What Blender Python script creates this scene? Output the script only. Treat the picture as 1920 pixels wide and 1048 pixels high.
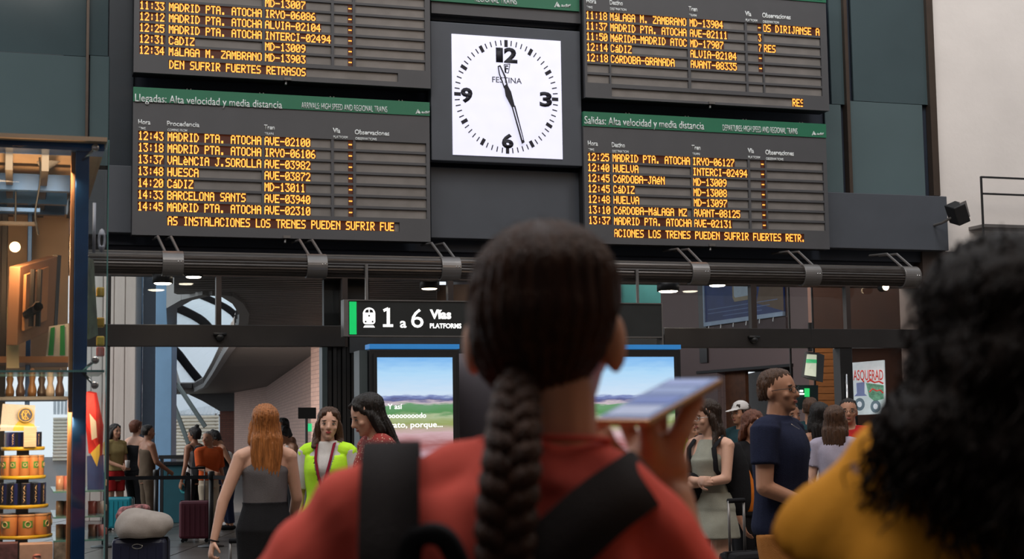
import bpy, bmesh, math, random
import numpy as np
from mathutils import Vector, Matrix, noise
random.seed(7); np.random.seed(7)
for o in list(bpy.data.objects): bpy.data.objects.remove(o)
S = bpy.context.scene; C = S.collection
PI = math.pi
# ---------------------------------------------------------------- camera, world, light, exposure
CAM = Vector((0, 0, 1.5)); F = 2864.3; PITCH = 0.0961481; ROLL = -0.0146297; YAW = 0.313441
cR, sR = math.cos(ROLL), math.sin(ROLL)
fw = Vector((0, math.cos(PITCH), math.sin(PITCH))); up0 = Vector((0, -math.sin(PITCH), math.cos(PITCH))); x0 = Vector((1, 0, 0))
CX = cR*x0 + sR*up0; CU = -sR*x0 + cR*up0
cd = bpy.data.cameras.new('camera'); cam = bpy.data.objects.new('camera', cd); C.objects.link(cam)
cd.sensor_width = 36; cd.lens = 36*F/1920; cd.clip_end = 500; cd.clip_start = .05
cam.matrix_world = Matrix(((CX.x, CU.x, -fw.x, CAM.x), (CX.y, CU.y, -fw.y, CAM.y), (CX.z, CU.z, -fw.z, CAM.z), (0, 0, 0, 1)))
cd.dof.use_dof = True; cd.dof.focus_distance = 13.0; cd.dof.aperture_fstop = cd.lens/1000/.0085
S.camera = cam
S.view_settings.view_transform = 'Standard'; S.view_settings.look = 'None'
S.view_settings.gamma = 1; S.view_settings.exposure = 0.0
try: S.view_settings.use_curve_mapping = False
except Exception: pass
w = bpy.data.worlds.new('sky'); S.world = w; w.use_nodes = True
bg = w.node_tree.nodes['Background']; bg.inputs[0].default_value = (.86, .93, 1.0, 1); bg.inputs[1].default_value = 1.1
def area(name, loc, tgt, sx, sy, power, col):
    l = bpy.data.lights.new(name, 'AREA'); l.shape = 'RECTANGLE'; l.size = sx; l.size_y = sy; l.energy = power; l.color = col
    o = bpy.data.objects.new(name, l); C.objects.link(o); o.location = loc
    o.rotation_euler = (Vector(tgt)-Vector(loc)).to_track_quat('-Z', 'Y').to_euler(); return o
area('hall_skylight', (-3, 4, 13.5), (0, 11, 0), 12, 8, 1100, (1, .93, .86))
area('warm_hall_fill', (7, 6, 9), (0, 8, 1), 5, 4, 160, (1, .72, .5))  # added warm fill for the hall, no fixture behind it
area('plaster_fill', (6.5, 13, 13), (9, 20, 7), 4, 3, 420, (1, .95, .9))  # unseen light added to brighten the plaster wall
area('concourse_fill_right', (2.2, 21.6, 5.0), (4.5, 23.5, 1.5), 3, 1.5, 520, (1, .86, .78))  # fill added so the mauve brick wall is not black
area('concourse_fill_left', (-7, 30, 3.2), (-5, 38, .8), 4, 6, 520, (1, .88, .8))  # fill added to lift the pink brick wall

area('column_fill', (-13, 21, 4.5), (-6.2, 26.5, 2.2), 4, 3, 420, (1, .96, .92))  # added area light brightening the column fronts in place of daylight

# ---------------------------------------------------------------- mapping
def ray(px, py):
    return (CX*((px-960)/F) + CU*((524-py)/F) + fw)
def at(px, py, Y):                      # point seen at this pixel, at depth Y
    r = ray(px, py); return CAM + r*(Y/r.y)
def atz(px, py, z):
    r = ray(px, py); return CAM + r*((z-CAM.z)/r.z)
WU = Vector((math.cos(YAW), math.sin(YAW), 0)); WN = Vector((math.sin(YAW), -math.cos(YAW), 0)); WO = Vector((0, 18, 0)); WZ = Vector((0, 0, 1))
WM = Matrix(((WU.x, 0, WN.x, WO.x), (WU.y, 0, WN.y, WO.y), (0, 1, 0, 0), (0, 0, 0, 1)))
def wp(px, py, d=0):                    # wall coordinates (u, v) of a pixel on the plane d in front of the wall
    r = ray(px, py); t = (d - (CAM-WO).dot(WN))/r.dot(WN); p = CAM + r*t - WO
    return p.dot(WU), p.z
def wu(px, py, d=0): return wp(px, py, d)[0]
def wv(px, py, d=0): return wp(px, py, d)[1]

# ---------------------------------------------------------------- materials
MATS = {}
def mat(name, col, rough=.6, metal=0, var=.08, vs=6, bump=0, bs=40, emit=None, es=0, spec=None, alpha=None, trans=0, stretch=(1, 1, 1), coat=0):
    if name in MATS: return MATS[name]
    m = bpy.data.materials.new(name); m.use_nodes = True; nt = m.node_tree; N = nt.nodes; L = nt.links; b = N['Principled BSDF']
    tc = N.new('ShaderNodeTexCoord'); mp = N.new('ShaderNodeMapping'); L.new(tc.outputs['Object'], mp.inputs[0]); mp.inputs['Scale'].default_value = stretch
    nz = N.new('ShaderNodeTexNoise'); nz.inputs['Scale'].default_value = vs; nz.inputs['Detail'].default_value = 5; L.new(mp.outputs[0], nz.inputs[0])
    cr = N.new('ShaderNodeValToRGB'); cr.color_ramp.elements[0].position = .3; cr.color_ramp.elements[1].position = .7
    cr.color_ramp.elements[0].color = tuple(max(0, c*(1-var)) for c in col)+(1,); cr.color_ramp.elements[1].color = tuple(min(1, c*(1+var)) for c in col)+(1,)
    L.new(nz.outputs[0], cr.inputs[0]); L.new(cr.outputs[0], b.inputs['Base Color'])
    b.inputs['Roughness'].default_value = rough; b.inputs['Metallic'].default_value = metal
    if spec is not None: b.inputs['Specular IOR Level'].default_value = spec
    if coat: b.inputs['Coat Weight'].default_value = coat
    if trans: b.inputs['Transmission Weight'].default_value = trans
    if alpha is not None: b.inputs['Alpha'].default_value = alpha
    if emit: b.inputs['Emission Color'].default_value = tuple(emit)+(1,); b.inputs['Emission Strength'].default_value = es
    if bump:
        n2 = N.new('ShaderNodeTexNoise'); n2.inputs['Scale'].default_value = bs; n2.inputs['Detail'].default_value = 3; L.new(mp.outputs[0], n2.inputs[0])
        bp = N.new('ShaderNodeBump'); bp.inputs['Strength'].default_value = bump; bp.inputs['Distance'].default_value = .02
        L.new(n2.outputs[0], bp.inputs['Height']); L.new(bp.outputs[0], b.inputs['Normal'])
    MATS[name] = m; return m
def srgb(r, g, b): return tuple(((c/255)/12.92 if c/255 < .04045 else ((c/255+.055)/1.055)**2.4) for c in (r, g, b))

# ---------------------------------------------------------------- mesh builder
class MB:
    def __init__(s): s.v = []; s.f = []; s.m = []; s.k = 0
    def add(s, vs, fs):
        n = len(s.v); s.v += [tuple(v) for v in vs]; s.f += [tuple(i+n for i in f) for f in fs]; s.m += [s.k]*len(fs); return s
    def box(s, a, b):
        x0, y0, z0 = a; x1, y1, z1 = b
        x0, x1 = sorted((x0, x1)); y0, y1 = sorted((y0, y1)); z0, z1 = sorted((z0, z1))
        return s.add([(x0,y0,z0),(x1,y0,z0),(x1,y1,z0),(x0,y1,z0),(x0,y0,z1),(x1,y0,z1),(x1,y1,z1),(x0,y1,z1)],
                     [(0,3,2,1),(4,5,6,7),(0,1,5,4),(1,2,6,5),(2,3,7,6),(3,0,4,7)])
    def prism(s, pts, z0, z1):          # 2D outline in xy (counter-clockwise), extruded in z
        n = len(pts); vs = [(p[0], p[1], z0) for p in pts]+[(p[0], p[1], z1) for p in pts]
        return s.add(vs, [tuple(range(n-1, -1, -1)), tuple(range(n, 2*n))]+[(i, (i+1) % n, n+(i+1) % n, n+i) for i in range(n)])
    def obox(s, c, ax, ay, az):         # oriented box: centre and three half vectors
        c, ax, ay, az = map(Vector, (c, ax, ay, az)); vs = [c+ax*i+ay*j+az*k for k in (-1, 1) for j in (-1, 1) for i in (-1, 1)]
        return s.add(vs, [(0,2,3,1),(4,5,7,6),(0,1,5,4),(1,3,7,5),(3,2,6,7),(2,0,4,6)])
    def tube(s, pts, r, n=10, flat=1.0, cap=True):
        pts = [Vector(p) for p in pts]; rs = r if isinstance(r, (list, tuple)) else [r]*len(pts); vs = []; prev = None
        for i, p in enumerate(pts):
            t = (pts[min(i+1, len(pts)-1)]-pts[max(i-1, 0)]).normalized()
            if prev is None:
                prev = t.orthogonal().normalized() if abs(t.z) > .9 else t.cross(Vector((0, 0, 1))).normalized()
            a = (prev - t*prev.dot(t)).normalized(); b = t.cross(a); prev = a
            for k in range(n):
                q = 2*PI*k/n; vs.append(p+a*math.cos(q)*rs[i]+b*math.sin(q)*rs[i]*flat)
        fs = [(i*n+k, i*n+(k+1) % n, (i+1)*n+(k+1) % n, (i+1)*n+k) for i in range(len(pts)-1) for k in range(n)]
        if cap: fs += [tuple(range(n-1, -1, -1)), tuple((len(pts)-1)*n+k for k in range(n))]
        return s.add(vs, fs)
    def lathe(s, prof, c=(0, 0, 0), n=20, ax='z'):  # prof: (r, h) bottom to top
        vs = []
        for r, h in prof:
            for k in range(n):
                q = 2*PI*k/n; p = (r*math.cos(q), r*math.sin(q), h)
                if ax == 'y': p = (p[0], p[2], -p[1])
                vs.append((p[0]+c[0], p[1]+c[1], p[2]+c[2]))
        m = len(prof); fs = [(i*n+k, i*n+(k+1) % n, (i+1)*n+(k+1) % n, (i+1)*n+k) for i in range(m-1) for k in range(n)]
        fs += [tuple(range(n-1, -1, -1)), tuple((m-1)*n+k for k in range(n))]
        return s.add(vs, fs)
    def ell(s, c, r, R=None, n=16, m=10):
        c = Vector(c); R = R or Matrix.Identity(3); vs = [c+R@Vector((0, 0, -r[2]))]
        for i in range(1, m):
            a = PI*i/m-PI/2
            for k in range(n):
                q = 2*PI*k/n; vs.append(c+R@Vector((r[0]*math.cos(a)*math.cos(q), r[1]*math.cos(a)*math.sin(q), r[2]*math.sin(a))))
        vs.append(c+R@Vector((0, 0, r[2]))); t = len(vs)-1
        fs = [(0, 1+(k+1) % n, 1+k) for k in range(n)]+[(t, 1+(m-2)*n+k, 1+(m-2)*n+(k+1) % n) for k in range(n)]
        fs += [(1+i*n+k, 1+i*n+(k+1) % n, 1+(i+1)*n+(k+1) % n, 1+(i+1)*n+k) for i in range(m-2) for k in range(n)]
        return s.add(vs, fs)
    def cone(s, a, b, ra, rb, flat=False, n=14, asp=1.0, side=None):
        a = Vector(a); b = Vector(b); t = (b-a).normalized(); L = (b-a).length
        if flat: st = [(0, ra), (.5, (ra+rb)/2), (1, rb)]; P = [(a+t*L*q, r) for q, r in st]
        else:
            P = [(a-t*ra*.97, ra*.25), (a-t*ra*.7, ra*.71), (a, ra), (a+t*L*.5, (ra+rb)/2), (b, rb), (b+t*rb*.7, rb*.71), (b+t*rb*.97, rb*.25)]
        e = Vector(side) if side else t.orthogonal(); e = (e-t*e.dot(t)).normalized(); g = t.cross(e); vs = []
        for p, r in P:
            for k in range(n):
                q = 2*PI*k/n; vs.append(p+e*math.cos(q)*r+g*math.sin(q)*r*asp)
        m = len(P); fs = [(i*n+k, i*n+(k+1) % n, (i+1)*n+(k+1) % n, (i+1)*n+k) for i in range(m-1) for k in range(n)]
        fs += [tuple(range(n-1, -1, -1)), tuple((m-1)*n+k for k in range(n))]
        return s.add(vs, fs)
    def loft(s, secs, n=24, sub=3):     # (x, y, z, rx, ry[, power]) up the z axis, interpolated smoothly
        secs = [tuple(q)+((2.0,) if len(q) == 5 else ()) for q in secs]; A = np.array(secs, float); P = []
        for i in range(len(A)-1):
            p0, p1, p2, p3 = A[max(i-1, 0)], A[i], A[i+1], A[min(i+2, len(A)-1)]
            for k in range(sub):
                t = k/sub; P.append(.5*((2*p1)+(-p0+p2)*t+(2*p0-5*p1+4*p2-p3)*t*t+(-p0+3*p1-3*p2+p3)*t**3))
        P.append(A[-1]); vs = []
        for x, y, z, rx, ry, pw in P:
            rx = max(rx, .002); ry = max(ry, .002)
            for k in range(n):
                q = 2*PI*k/n; cc, ss = math.cos(q), math.sin(q); e = 2/max(pw, 1.5)
                vs.append((x+rx*math.copysign(abs(cc)**e, cc), y+ry*math.copysign(abs(ss)**e, ss), z))
        m = len(P); fs = [(i*n+k, i*n+(k+1) % n, (i+1)*n+(k+1) % n, (i+1)*n+k) for i in range(m-1) for k in range(n)]
        fs += [tuple(range(n-1, -1, -1)), tuple((m-1)*n+k for k in range(n))]
        return s.add(vs, fs)
    def mesh(s, name, off=(0, 0, 0), smooth=False):
        me = bpy.data.meshes.new(name); o = Vector(off)
        me.from_pydata([(v[0]-o[0], v[1]-o[1], v[2]-o[2]) for v in s.v], [], s.f)
        if any(s.m): me.polygons.foreach_set('material_index', s.m)
        if smooth: me.polygons.foreach_set('use_smooth', [True]*len(s.f))
        me.update(); return me
def link(name, me, m, parent=None, kind=None):
    o = bpy.data.objects.new(name, me); C.objects.link(o)
    for q in (m if isinstance(m, (list, tuple)) else [m]):
        if q and q.name not in [x.name for x in me.materials if x]: me.materials.append(q)
    if parent: o.parent = parent
    if kind: o['kind'] = kind
    return o
def tag(o, label=None, cat=None, group=None, kind=None):
    if label: o['label'] = label
    if cat: o['category'] = cat
    if group: o['group'] = group
    if kind: o['kind'] = kind
    return o
BASE = {}
def thing(name, label, cat, base=(0, 0, 0), M=None, group=None, kind=None):
    o = bpy.data.objects.new(name, None); C.objects.link(o); o.empty_display_size = .1
    o.matrix_world = (M or Matrix.Identity(4)) @ Matrix.Translation(base); BASE[o.name] = Vector(base)
    return tag(o, label, cat, group, kind)
def part(name, mb, m, parent, smooth=False, bevel=0, kind=None, label=None):
    b = Vector((0, 0, 0)); q = parent
    while q is not None and q.name not in BASE: q = q.parent
    if q is not None: b = BASE[q.name]
    o = link(name, mb.mesh(name, b, smooth), m, parent, kind)
    if bevel:
        mo = o.modifiers.new('b', 'BEVEL'); mo.width = bevel; mo.segments = 2; mo.limit_method = 'ANGLE'
    if label: o['label'] = label
    return o
def solo(name, mb, m, label, cat, base=(0, 0, 0), M=None, group=None, smooth=False, bevel=0, kind=None):
    o = link(name, mb.mesh(name, base, smooth), m); o.matrix_world = (M or Matrix.Identity(4)) @ Matrix.Translation(base); BASE[o.name] = Vector(base)
    if bevel:
        mo = o.modifiers.new('b', 'BEVEL'); mo.width = bevel; mo.segments = 2; mo.limit_method = 'ANGLE'
    return tag(o, label, cat, group, kind)
def copy_tree(o, parent=None):
    c = o.copy(); C.objects.link(c); c.parent = parent
    if o.name in BASE: BASE[c.name] = BASE[o.name]
    for ch in list(o.children): copy_tree(ch, c)
    return c
def text(s, u0, u1, v, h, d, m, parent, name='lettering', bold=0.0, depth=.004, label=None, base=None, align='L'):
    cu = bpy.data.curves.new('t', 'FONT'); cu.body = s; cu.size = 1; cu.extrude = 0; cu.offset = bold; cu.resolution_u = 3
    t = bpy.data.objects.new('t', cu); C.objects.link(t); dg = bpy.context.evaluated_depsgraph_get(); dg.update()
    me = bpy.data.meshes.new_from_object(t.evaluated_get(dg)); bpy.data.objects.remove(t); bpy.data.curves.remove(cu)
    n = len(me.vertices); co = np.empty(n*3); me.vertices.foreach_get('co', co); co = co.reshape(-1, 3)
    if n == 0: return None
    x0, x1 = co[:, 0].min(), co[:, 0].max(); sx = (u1-u0)/(x1-x0); sy = h/.729
    b = base if base is not None else BASE[parent.name]
    co[:, 0] = (co[:, 0]-x0)*sx+u0-b[0]; co[:, 1] = co[:, 1]*sy+v-b[1]; co[:, 2] = d-b[2]
    bm = bmesh.new(); bm.from_mesh(me); bm.verts.ensure_lookup_table()
    for q, p in zip(bm.verts, co): q.co = p
    r = bmesh.ops.extrude_face_region(bm, geom=list(bm.faces)); 
    for q in r['geom']:
        if isinstance(q, bmesh.types.BMVert): q.co.z += depth
    bm.normal_update(); me.materials.clear(); bm.to_mesh(me); bm.free()
    o = link(name, me, m, parent)
    if label: o['label'] = label
    return o
# ---------------------------------------------------------------- common materials
M_fascia = mat('fascia_panel', (.066, .074, .09), .55, 0, .06, 3)
M_board = mat('board_grey', (.076, .076, .082), .5, 0, .05, 4)
M_green = mat('board_green', (.02, .16, .085), .45, 0, .05)
M_white = mat('print_white', (.75, .78, .78), .5)
M_cell = mat('led_cell', (.2, .185, .175), .35, 0, .12, 5)
M_led = mat('led_amber', (.4, .12, .01), .5, emit=(1.0, .34, .05), es=2.15)
M_ledr = mat('led_red', (.4, .02, .01), .5, emit=(1.0, .1, .02), es=1.3)
M_ledglow = mat('led_glow_panel', (.02, .008, .005), .5, emit=(1, .17, .03), es=.045)  # reddish glow around the LED letters, put into a faintly emitting panel
M_black = mat('black_metal', (.012, .012, .013), .45)
M_dark = mat('dark_frame', (.035, .032, .032), .4, .2)
M_brown = mat('brown_frame', (.045, .033, .03), .45, .1)
M_teal = mat('teal_glass', (.055, .085, .095), .12, 0, .25, .35, spec=.6)
M_mull = mat('bronze_mullion', (.1, .075, .06), .35, .6)
M_plaster = mat('plaster', (.8, .74, .7), .9, 0, .05, 1.2, bump=.15, bs=12)
M_steel = mat('grey_steel', (.18, .17, .165), .35, .5)
M_chrome = mat('chrome', (.7, .7, .7), .18, 1)
M_concrete = mat('floor_stone', (.085, .075, .065), .28, 0, .2, 3, spec=.5)
def glassm(name, col, a, rough=.03):
    m = bpy.data.materials.new(name); m.use_nodes = True; N = m.node_tree.nodes; L = m.node_tree.links; N.clear()
    o = N.new('ShaderNodeOutputMaterial'); t = N.new('ShaderNodeBsdfTransparent'); g = N.new('ShaderNodeBsdfGlossy'); mx = N.new('ShaderNodeMixShader')
    t.inputs[0].default_value = tuple(col)+(1,); g.inputs['Roughness'].default_value = rough; mx.inputs[0].default_value = a
    nz = N.new('ShaderNodeTexNoise'); nz.inputs['Scale'].default_value = 2; mr = N.new('ShaderNodeMapRange'); L.new(nz.outputs[0], mr.inputs[0])
    mr.inputs['To Min'].default_value = a*.7; mr.inputs['To Max'].default_value = a*1.3; L.new(mr.outputs[0], mx.inputs[0])
    L.new(t.outputs[0], mx.inputs[1]); L.new(g.outputs[0], mx.inputs[2]); L.new(mx.outputs[0], o.inputs[0]); return m
M_glass = glassm('clear_glass', (.93, .95, .95), .05)
def wallcard(name, px0, py0, px1, py1, d0, d1, m, **k):
    u0, v0 = wp(px0, py1, d1); u1, v1 = wp(px1, py0, d1); return MB().box((u0, v0, d0), (u1, v1, d1))
def wbox(mb, px0, py0, px1, py1, d0, d1):  # box whose front face (d1) covers the pixel rectangle
    xm = (px0+px1)/2; ym = (py0+py1)/2
    u0 = wu(px0, ym, d1); u1 = wu(px1, ym, d1); v0 = wv(xm, py1, d1); v1 = wv(xm, py0, d1); mb.box((u0, v0, d0), (u1, v1, d1)); return (u0, v0, u1, v1)

# ---------------------------------------------------------------- the setting
fl = thing('floor', None, None, (0, 0, 0), kind='structure')
part('subfloor', MB().box((-40, -6, -.3), (30, 100, -.012)), mat('floor_joint', (.03, .027, .025), .5), fl)
tm = MB().box((-.59, -.59, -.012), (.59, .59, 0)).mesh('tile'); tm.materials.append(M_concrete)
for i in range(-7, 8):
    for j in range(3, 20):
        t = bpy.data.objects.new('tile', tm); C.objects.link(t); t.parent = fl; t.location = (i*1.2, 4+j*1.2, random.uniform(-.001, .001))
def structure(name, mb, m, M=WM, base=(0, 0, 0), bevel=0):
    return solo(name, mb, m, None, None, base, M, kind='structure', bevel=bevel)
# fascia with its panels
fa = thing('wall_front', None, None, (0, 0, 0), WM, kind='structure')
mb = MB(); wbox(mb, 120, -420, 1740, 474, -.5, -.06); part('backing', mb, mat('backing_navy', (.016, .024, .042), .6), fa)
for (a, b, c, d, dd) in ((203, 310, 248, 436, .1), (808, 318, 1093, 449, .12), (808, 24, 1086, 47, .12), (1549, 364, 1777, 467, .14)):
    mb = MB(); wbox(mb, a, b, c, d, -.06, dd); part('panel', mb, M_fascia, fa, bevel=.006)
mb = MB(); wbox(mb, -160, 312, 201, 436, -.06, .1); part('panel', mb, M_fascia, fa, bevel=.006)
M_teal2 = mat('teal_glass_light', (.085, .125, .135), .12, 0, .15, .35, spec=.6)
def windowpane(name, px0, py0, px1, py1, d, split=None):
    w_ = thing(name, None, None, (0, 0, 0), WM, kind='structure')
    sp = split or (py0+py1)/2
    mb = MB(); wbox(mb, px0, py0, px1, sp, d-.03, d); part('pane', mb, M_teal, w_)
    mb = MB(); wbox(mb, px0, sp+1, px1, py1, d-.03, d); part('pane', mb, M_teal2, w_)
    return w_
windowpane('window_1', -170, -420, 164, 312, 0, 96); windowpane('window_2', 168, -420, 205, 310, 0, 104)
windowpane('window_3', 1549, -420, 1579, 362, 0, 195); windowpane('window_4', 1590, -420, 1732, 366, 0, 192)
mb = MB(); wbox(mb, 206, -420, 252, 310, -.03, 0.0); structure('trim_1', mb, mat('dark_reveal', (.012, .02, .03), .4))
for k, (x, wd) in enumerate(((166, 2.5), (1583, 3), (1741, 6))):
    mb = MB(); wbox(mb, x-wd, -420, x+wd, 366 if x > 500 else 312, -.05, .06); structure('trim_%d' % (k+2), mb, M_mull)
# plaster wall at the right
mb = MB(); u0, v0, u1, v1 = wbox(mb, 1748, -420, 2500, 480, -.6, -.02)
pw = structure('wall_right', mb, M_plaster)
mb = MB(); u0, v0, u1, v1 = wbox(mb, 1745, 481, 2500, 1250, -.6, -.02); structure('wall_right_lower', mb, mat('lower_wall', (.05, .033, .027), .7))
pip = thing('safety_railing', 'black metal railing with two rails high on the pale plaster wall', 'railing', (wu(1840, 340, .3), 3.4, .3), WM)
mb = MB(); u = wu(1841, 370, .3); va = wv(1841, 420, .3); vb = wv(1841, 331, .3); mb.box((u-.012, va-1.2, .29), (u+.012, vb, .31)); part('post', mb, M_black, pip)
for y in (332, 363):
    mb = MB(); v = wv(1841, y, .3); mb.box((u, v-.012, .29), (u+4, v+.012, .31)); part('rail', mb, M_black, pip)
mb = MB(); mb.box((u, wv(1841, 420, .3)-.04, -.02), (u+4, wv(1841, 420, .3), .32)); part('ledge', mb, M_steel, pip)
fl_ = thing('floodlight', 'tilted floodlight with pale rim mounted beside the grey fascia corner', 'lamp', (wu(1795, 400, .5), wv(1795, 400, .5), .5), WM)
b = BASE[fl_.name]; mb = MB(); mb.obox(b+Vector((0, 0, 0)), (.065, .03, .03), (-.05, .11, .02), (.02, -.03, .08)); part('housing', mb, M_black, fl_, bevel=.01)
mb = MB(); mb.obox(b+Vector((.055, .035, .08)), (.045, .018, .0), (-.04, .1, .02), (.004, 0, .006)); part('rim', mb, M_chrome, fl_)
mb = MB(); mb.tube([b+Vector((-.02, -.02, 0)), b+Vector((-.1, -.1, -.2)), b+Vector((-.12, -.12, -.5))], .018); part('bracket', mb, M_steel, fl_)

# ---------------------------------------------------------------- LED glyphs
G5 = {'A':'0E11111F111111','B':'1E11111E11111E','C':'0E11101010110E','D':'1C12111111121C','E':'1F10101E10101F','F':'1F10101E101010','G':'0E11101711110F','H':'1111111F111111','I':'0E04040404040E','J':'0702020202120C','L':'1010101010101F','M':'111B1515111111','N':'11191513111111','O':'0E11111111110E','P':'1E11111E101010','R':'1E11111E141211','S':'0F10100E01011E','T':'1F040404040404','U':'1111111111110E','V':'11111111110A04','X':'11110A040A1111','Y':'1111110A040404','Z':'1F01020408101F',
'0':'0E11131519110E','1':'040C040404040E','2':'0E11010204081F','3':'1F02040201110E','4':'02060A121F0202','5':'1F101E0101110E','6':'0608101E11110E','7':'1F010204080808','8':'0E11110E11110E','9':'0E11110F01020C',':':'00040400040400','-':'0000001F000000','.':'00000000000C0C','á':'02040E010F110F','é':'02040E111F100E','ó':'02040E1111110E','è':'08040E111F100E',' ':'00000000000000'}
def led(s, u0, v0, pitch, h, d, parent, m=None, name='led_text'):
    mb = MB(); cw = pitch/6; ch = h/7
    for i, c in enumerate(s):
        g = G5.get(c, G5[' '])
        for r in range(7):
            bits = int(g[2*r:2*r+2], 16)
            for k in range(5):
                if bits >> (4-k) & 1:
                    x = u0+i*pitch+k*cw; y = v0+h-(r+1)*ch
                    a, b2 = x-cw*.06, x+cw*1.16; e, f = y-ch*.02, y+ch*1.02
                    mb.add([(a, e, d), (b2, e, d), (b2, f, d), (a, f, d)], [(0, 1, 2, 3)])
    if mb.v:
        q = s.rstrip(); i0 = len(q)-len(q.lstrip()); part('led_glow_panel', MB().box((u0+i0*pitch-.006, v0-.004, d-.006), (u0+len(q)*pitch, v0+h+.004, d-.003)), M_ledglow, parent)
        return part(name, mb, m or M_led, parent)
def gtext(parent, s, px0, py, px1, capx, d, m=None, bold=0.0, name='lettering'):
    """lettering whose baseline starts at (px0, py) and ends at px1, cap height in pixels"""
    u0, v0 = wp(px0, py, d); u1 = wu(px1, py, d); h = wv(px0, py-capx, d)-v0
    return text(s, u0, u1, v0, h, d, m or M_white, parent, name, bold)

def board(label, x0, x1, ytopL, ybotL, d, rows, tick, heads, cols, y_row0, y_rowN, hdr, nrow=7, tickx=None, tickt=None, name='departure_board', lpx=None):
    """x0..x1: pixel edges of the front; ytopL: header top at the left edge; rows at the left edge"""
    u0, vt = wp(x0, ytopL, d); vb = wv(x0, ybotL, d); u1 = wu(x1, ytopL+30, d)
    t = thing(name, label, 'display', (u0, vb, .15), WM, group=None)
    mb = MB().box((u0, vb, .15), (u1, vt, d-.05)); part('housing', mb, M_black, t)
    hb = wv(x0, ytopL+27, d)
    mb = MB(); mb.box((u0, hb, d-.05), (u1, vt, d+.012)); hd = part('header_strip', mb, M_green, t)
    if hdr:
        big, a, b2, small, c, e, yb, ys = hdr
        gtext(hd, big, a, yb, b2, 15, d+.013, bold=.008); gtext(hd, small, c, ys, e, 12, d+.013, bold=.004)
        logo(hd, x1, d+.013, ytopL+(x1-x0)*.056+18)
    # front plate made as a grid of bars round the recessed cells
    ch = (wv(x0, y_row0, d)-wv(x0, y_rowN, d))/(nrow-1)   # row pitch
    cellh = ch*.78; us = [(wu(a, y_row0, d), wu(b, y_row0, d)) for a, b in cols]
    vrow = [wv(x0, y_row0, d)-ch*i-cellh*.5 for i in range(nrow)]    # bottoms
    fr = MB(); top = vrow[0]+cellh; bot = vrow[-1]
    fr.box((u0, top, d-.05), (u1, hb, d)); fr.box((u0, bot, d-.05), (us[0][0], top, d)); fr.box((us[-1][1], bot, d-.05), (u1, top, d))
    for i in range(len(us)-1): fr.box((us[i][1], bot, d-.05), (us[i+1][0], top, d-.004))
    for i in range(nrow-1):
        for a, b2 in us: fr.box((a, vrow[i+1]+cellh, d-.05), (b2, vrow[i], d-.004))
    ta = us[1][0]; tb = wu(tickx, y_rowN, d); tt = bot-(ch-cellh)*1.7; tb0 = tt-cellh*1.05
    fr.box((u0, tt, d-.05), (u1, bot, d)); fr.box((u0, tb0, d-.05), (ta, tt, d)); fr.box((tb, tb0, d-.05), (u1, tt, d)); fr.box((u0, vb, d-.05), (u1, tb0, d))
    part('front_plate', fr, M_board, t)
    for i in range(nrow):
        for j, (a, b2) in enumerate(us):
            part('display_cell', MB().box((a, vrow[i], d-.05), (b2, vrow[i]+cellh, d-.028)), M_cell, t)
    part('ticker_cell', MB().box((ta, tb0, d-.05), (tb, tt, d-.028)), M_cell, t)
    for i, rw in enumerate(rows):
        for j, s in enumerate(rw):
            if not s: continue
            a, b2 = us[j]; n = {0: 5, 1: 18, 2: 13, 3: 5, 4: 14}[j]; pt = (b2-a)/(n if j else 5.15)
            if lpx: pt = lpx[j]*(us[1][1]-us[1][0])
            aa = a
            if j == 3: aa = b2-pt*1.15*len(s)
            led(s, aa+.004, vrow[i]+cellh*.04, pt, cellh*.94, d-.02, t)
    if tick:
        s, px = tick; ua = wu(px, y_rowN, d); led(s, ua, tb0+cellh*.08, (us[1][1]-us[1][0])/18.3, cellh*.95, d-.02, t, M_led)
    for s1, s2, px, py in heads:
        u, v = wp(px, py, d); k = .018
        w1 = {'Hora': 23, 'Procedencia': 61, 'Destino': 30, 'Tren': 20, 'Vía': 14, 'Observaciones': 65}[s1]*HSC
        gtext(t, s1, px, py, px+w1, 9.5, d+.001, bold=.03); gtext(t, s2, px+1, py+10, px+1+len(s2)*3.35*HSC, 5, d+.001, bold=.02)
    # small sensor below the bottom edge
    um = (u0+u1)/2; mb = MB(); mb.box((um-.03, vb-.0, d-.1), (um+.05, vb+.03, d+.02)); mb.tube([(um, vb, d-.02), (um-.01, vb-.05, d)], .012); part('sensor', mb, M_steel, t)
    for q in (.18, .42, .66, .9):
        uu = u0+(u1-u0)*q; mb = MB(); mb.box((uu-.025, vt, d-.05), (uu-.015, vt+.02, d-.03)); mb.box((uu+.015, vt, d-.05), (uu+.025, vt+.02, d-.03)); part('clip', mb, M_steel, t)
    return t
def logo(parent, x1, d, y, sc=1.0, xs=-26):
    u, v = wp(x1+xs, y, d); k = .038*sc
    mb = MB(); mb.prism([(u, v-.2*k), (u+.75*k, v+1.25*k), (u+.95*k, v+1.1*k), (u+.45*k, v+.25*k), (u+.3*k, v-.2*k)], d, d+.003)
    mb.prism([(u+.55*k, v+.1*k), (u+1.0*k, v+.95*k), (u+1.6*k, v+.1*k), (u+1.3*k, v-.1*k)], d, d+.003)
    part('emblem', mb, M_white, parent)
    q = parent
    while q.name not in BASE: q = q.parent
    text('adif', u+1.85*k, u+1.85*k+2.6*k, v+.05*k, k*.8, d, M_white, parent, bold=.02, base=BASE[q.name])
_text = text
def text(s, u0, u1, v, h, d, m, parent, name='lettering', bold=0.0, depth=.004, label=None, base=None, align='L'):
    q = parent
    while q.name not in BASE: q = q.parent
    return _text(s, u0, u1, v, h, d, m, parent, name, bold, depth, label, BASE[q.name])
HSC = 1.0
BD = .34
C1 = [(259, 309), (314, 491), (496, 621), (626, 662), (667, 799)]
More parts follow.
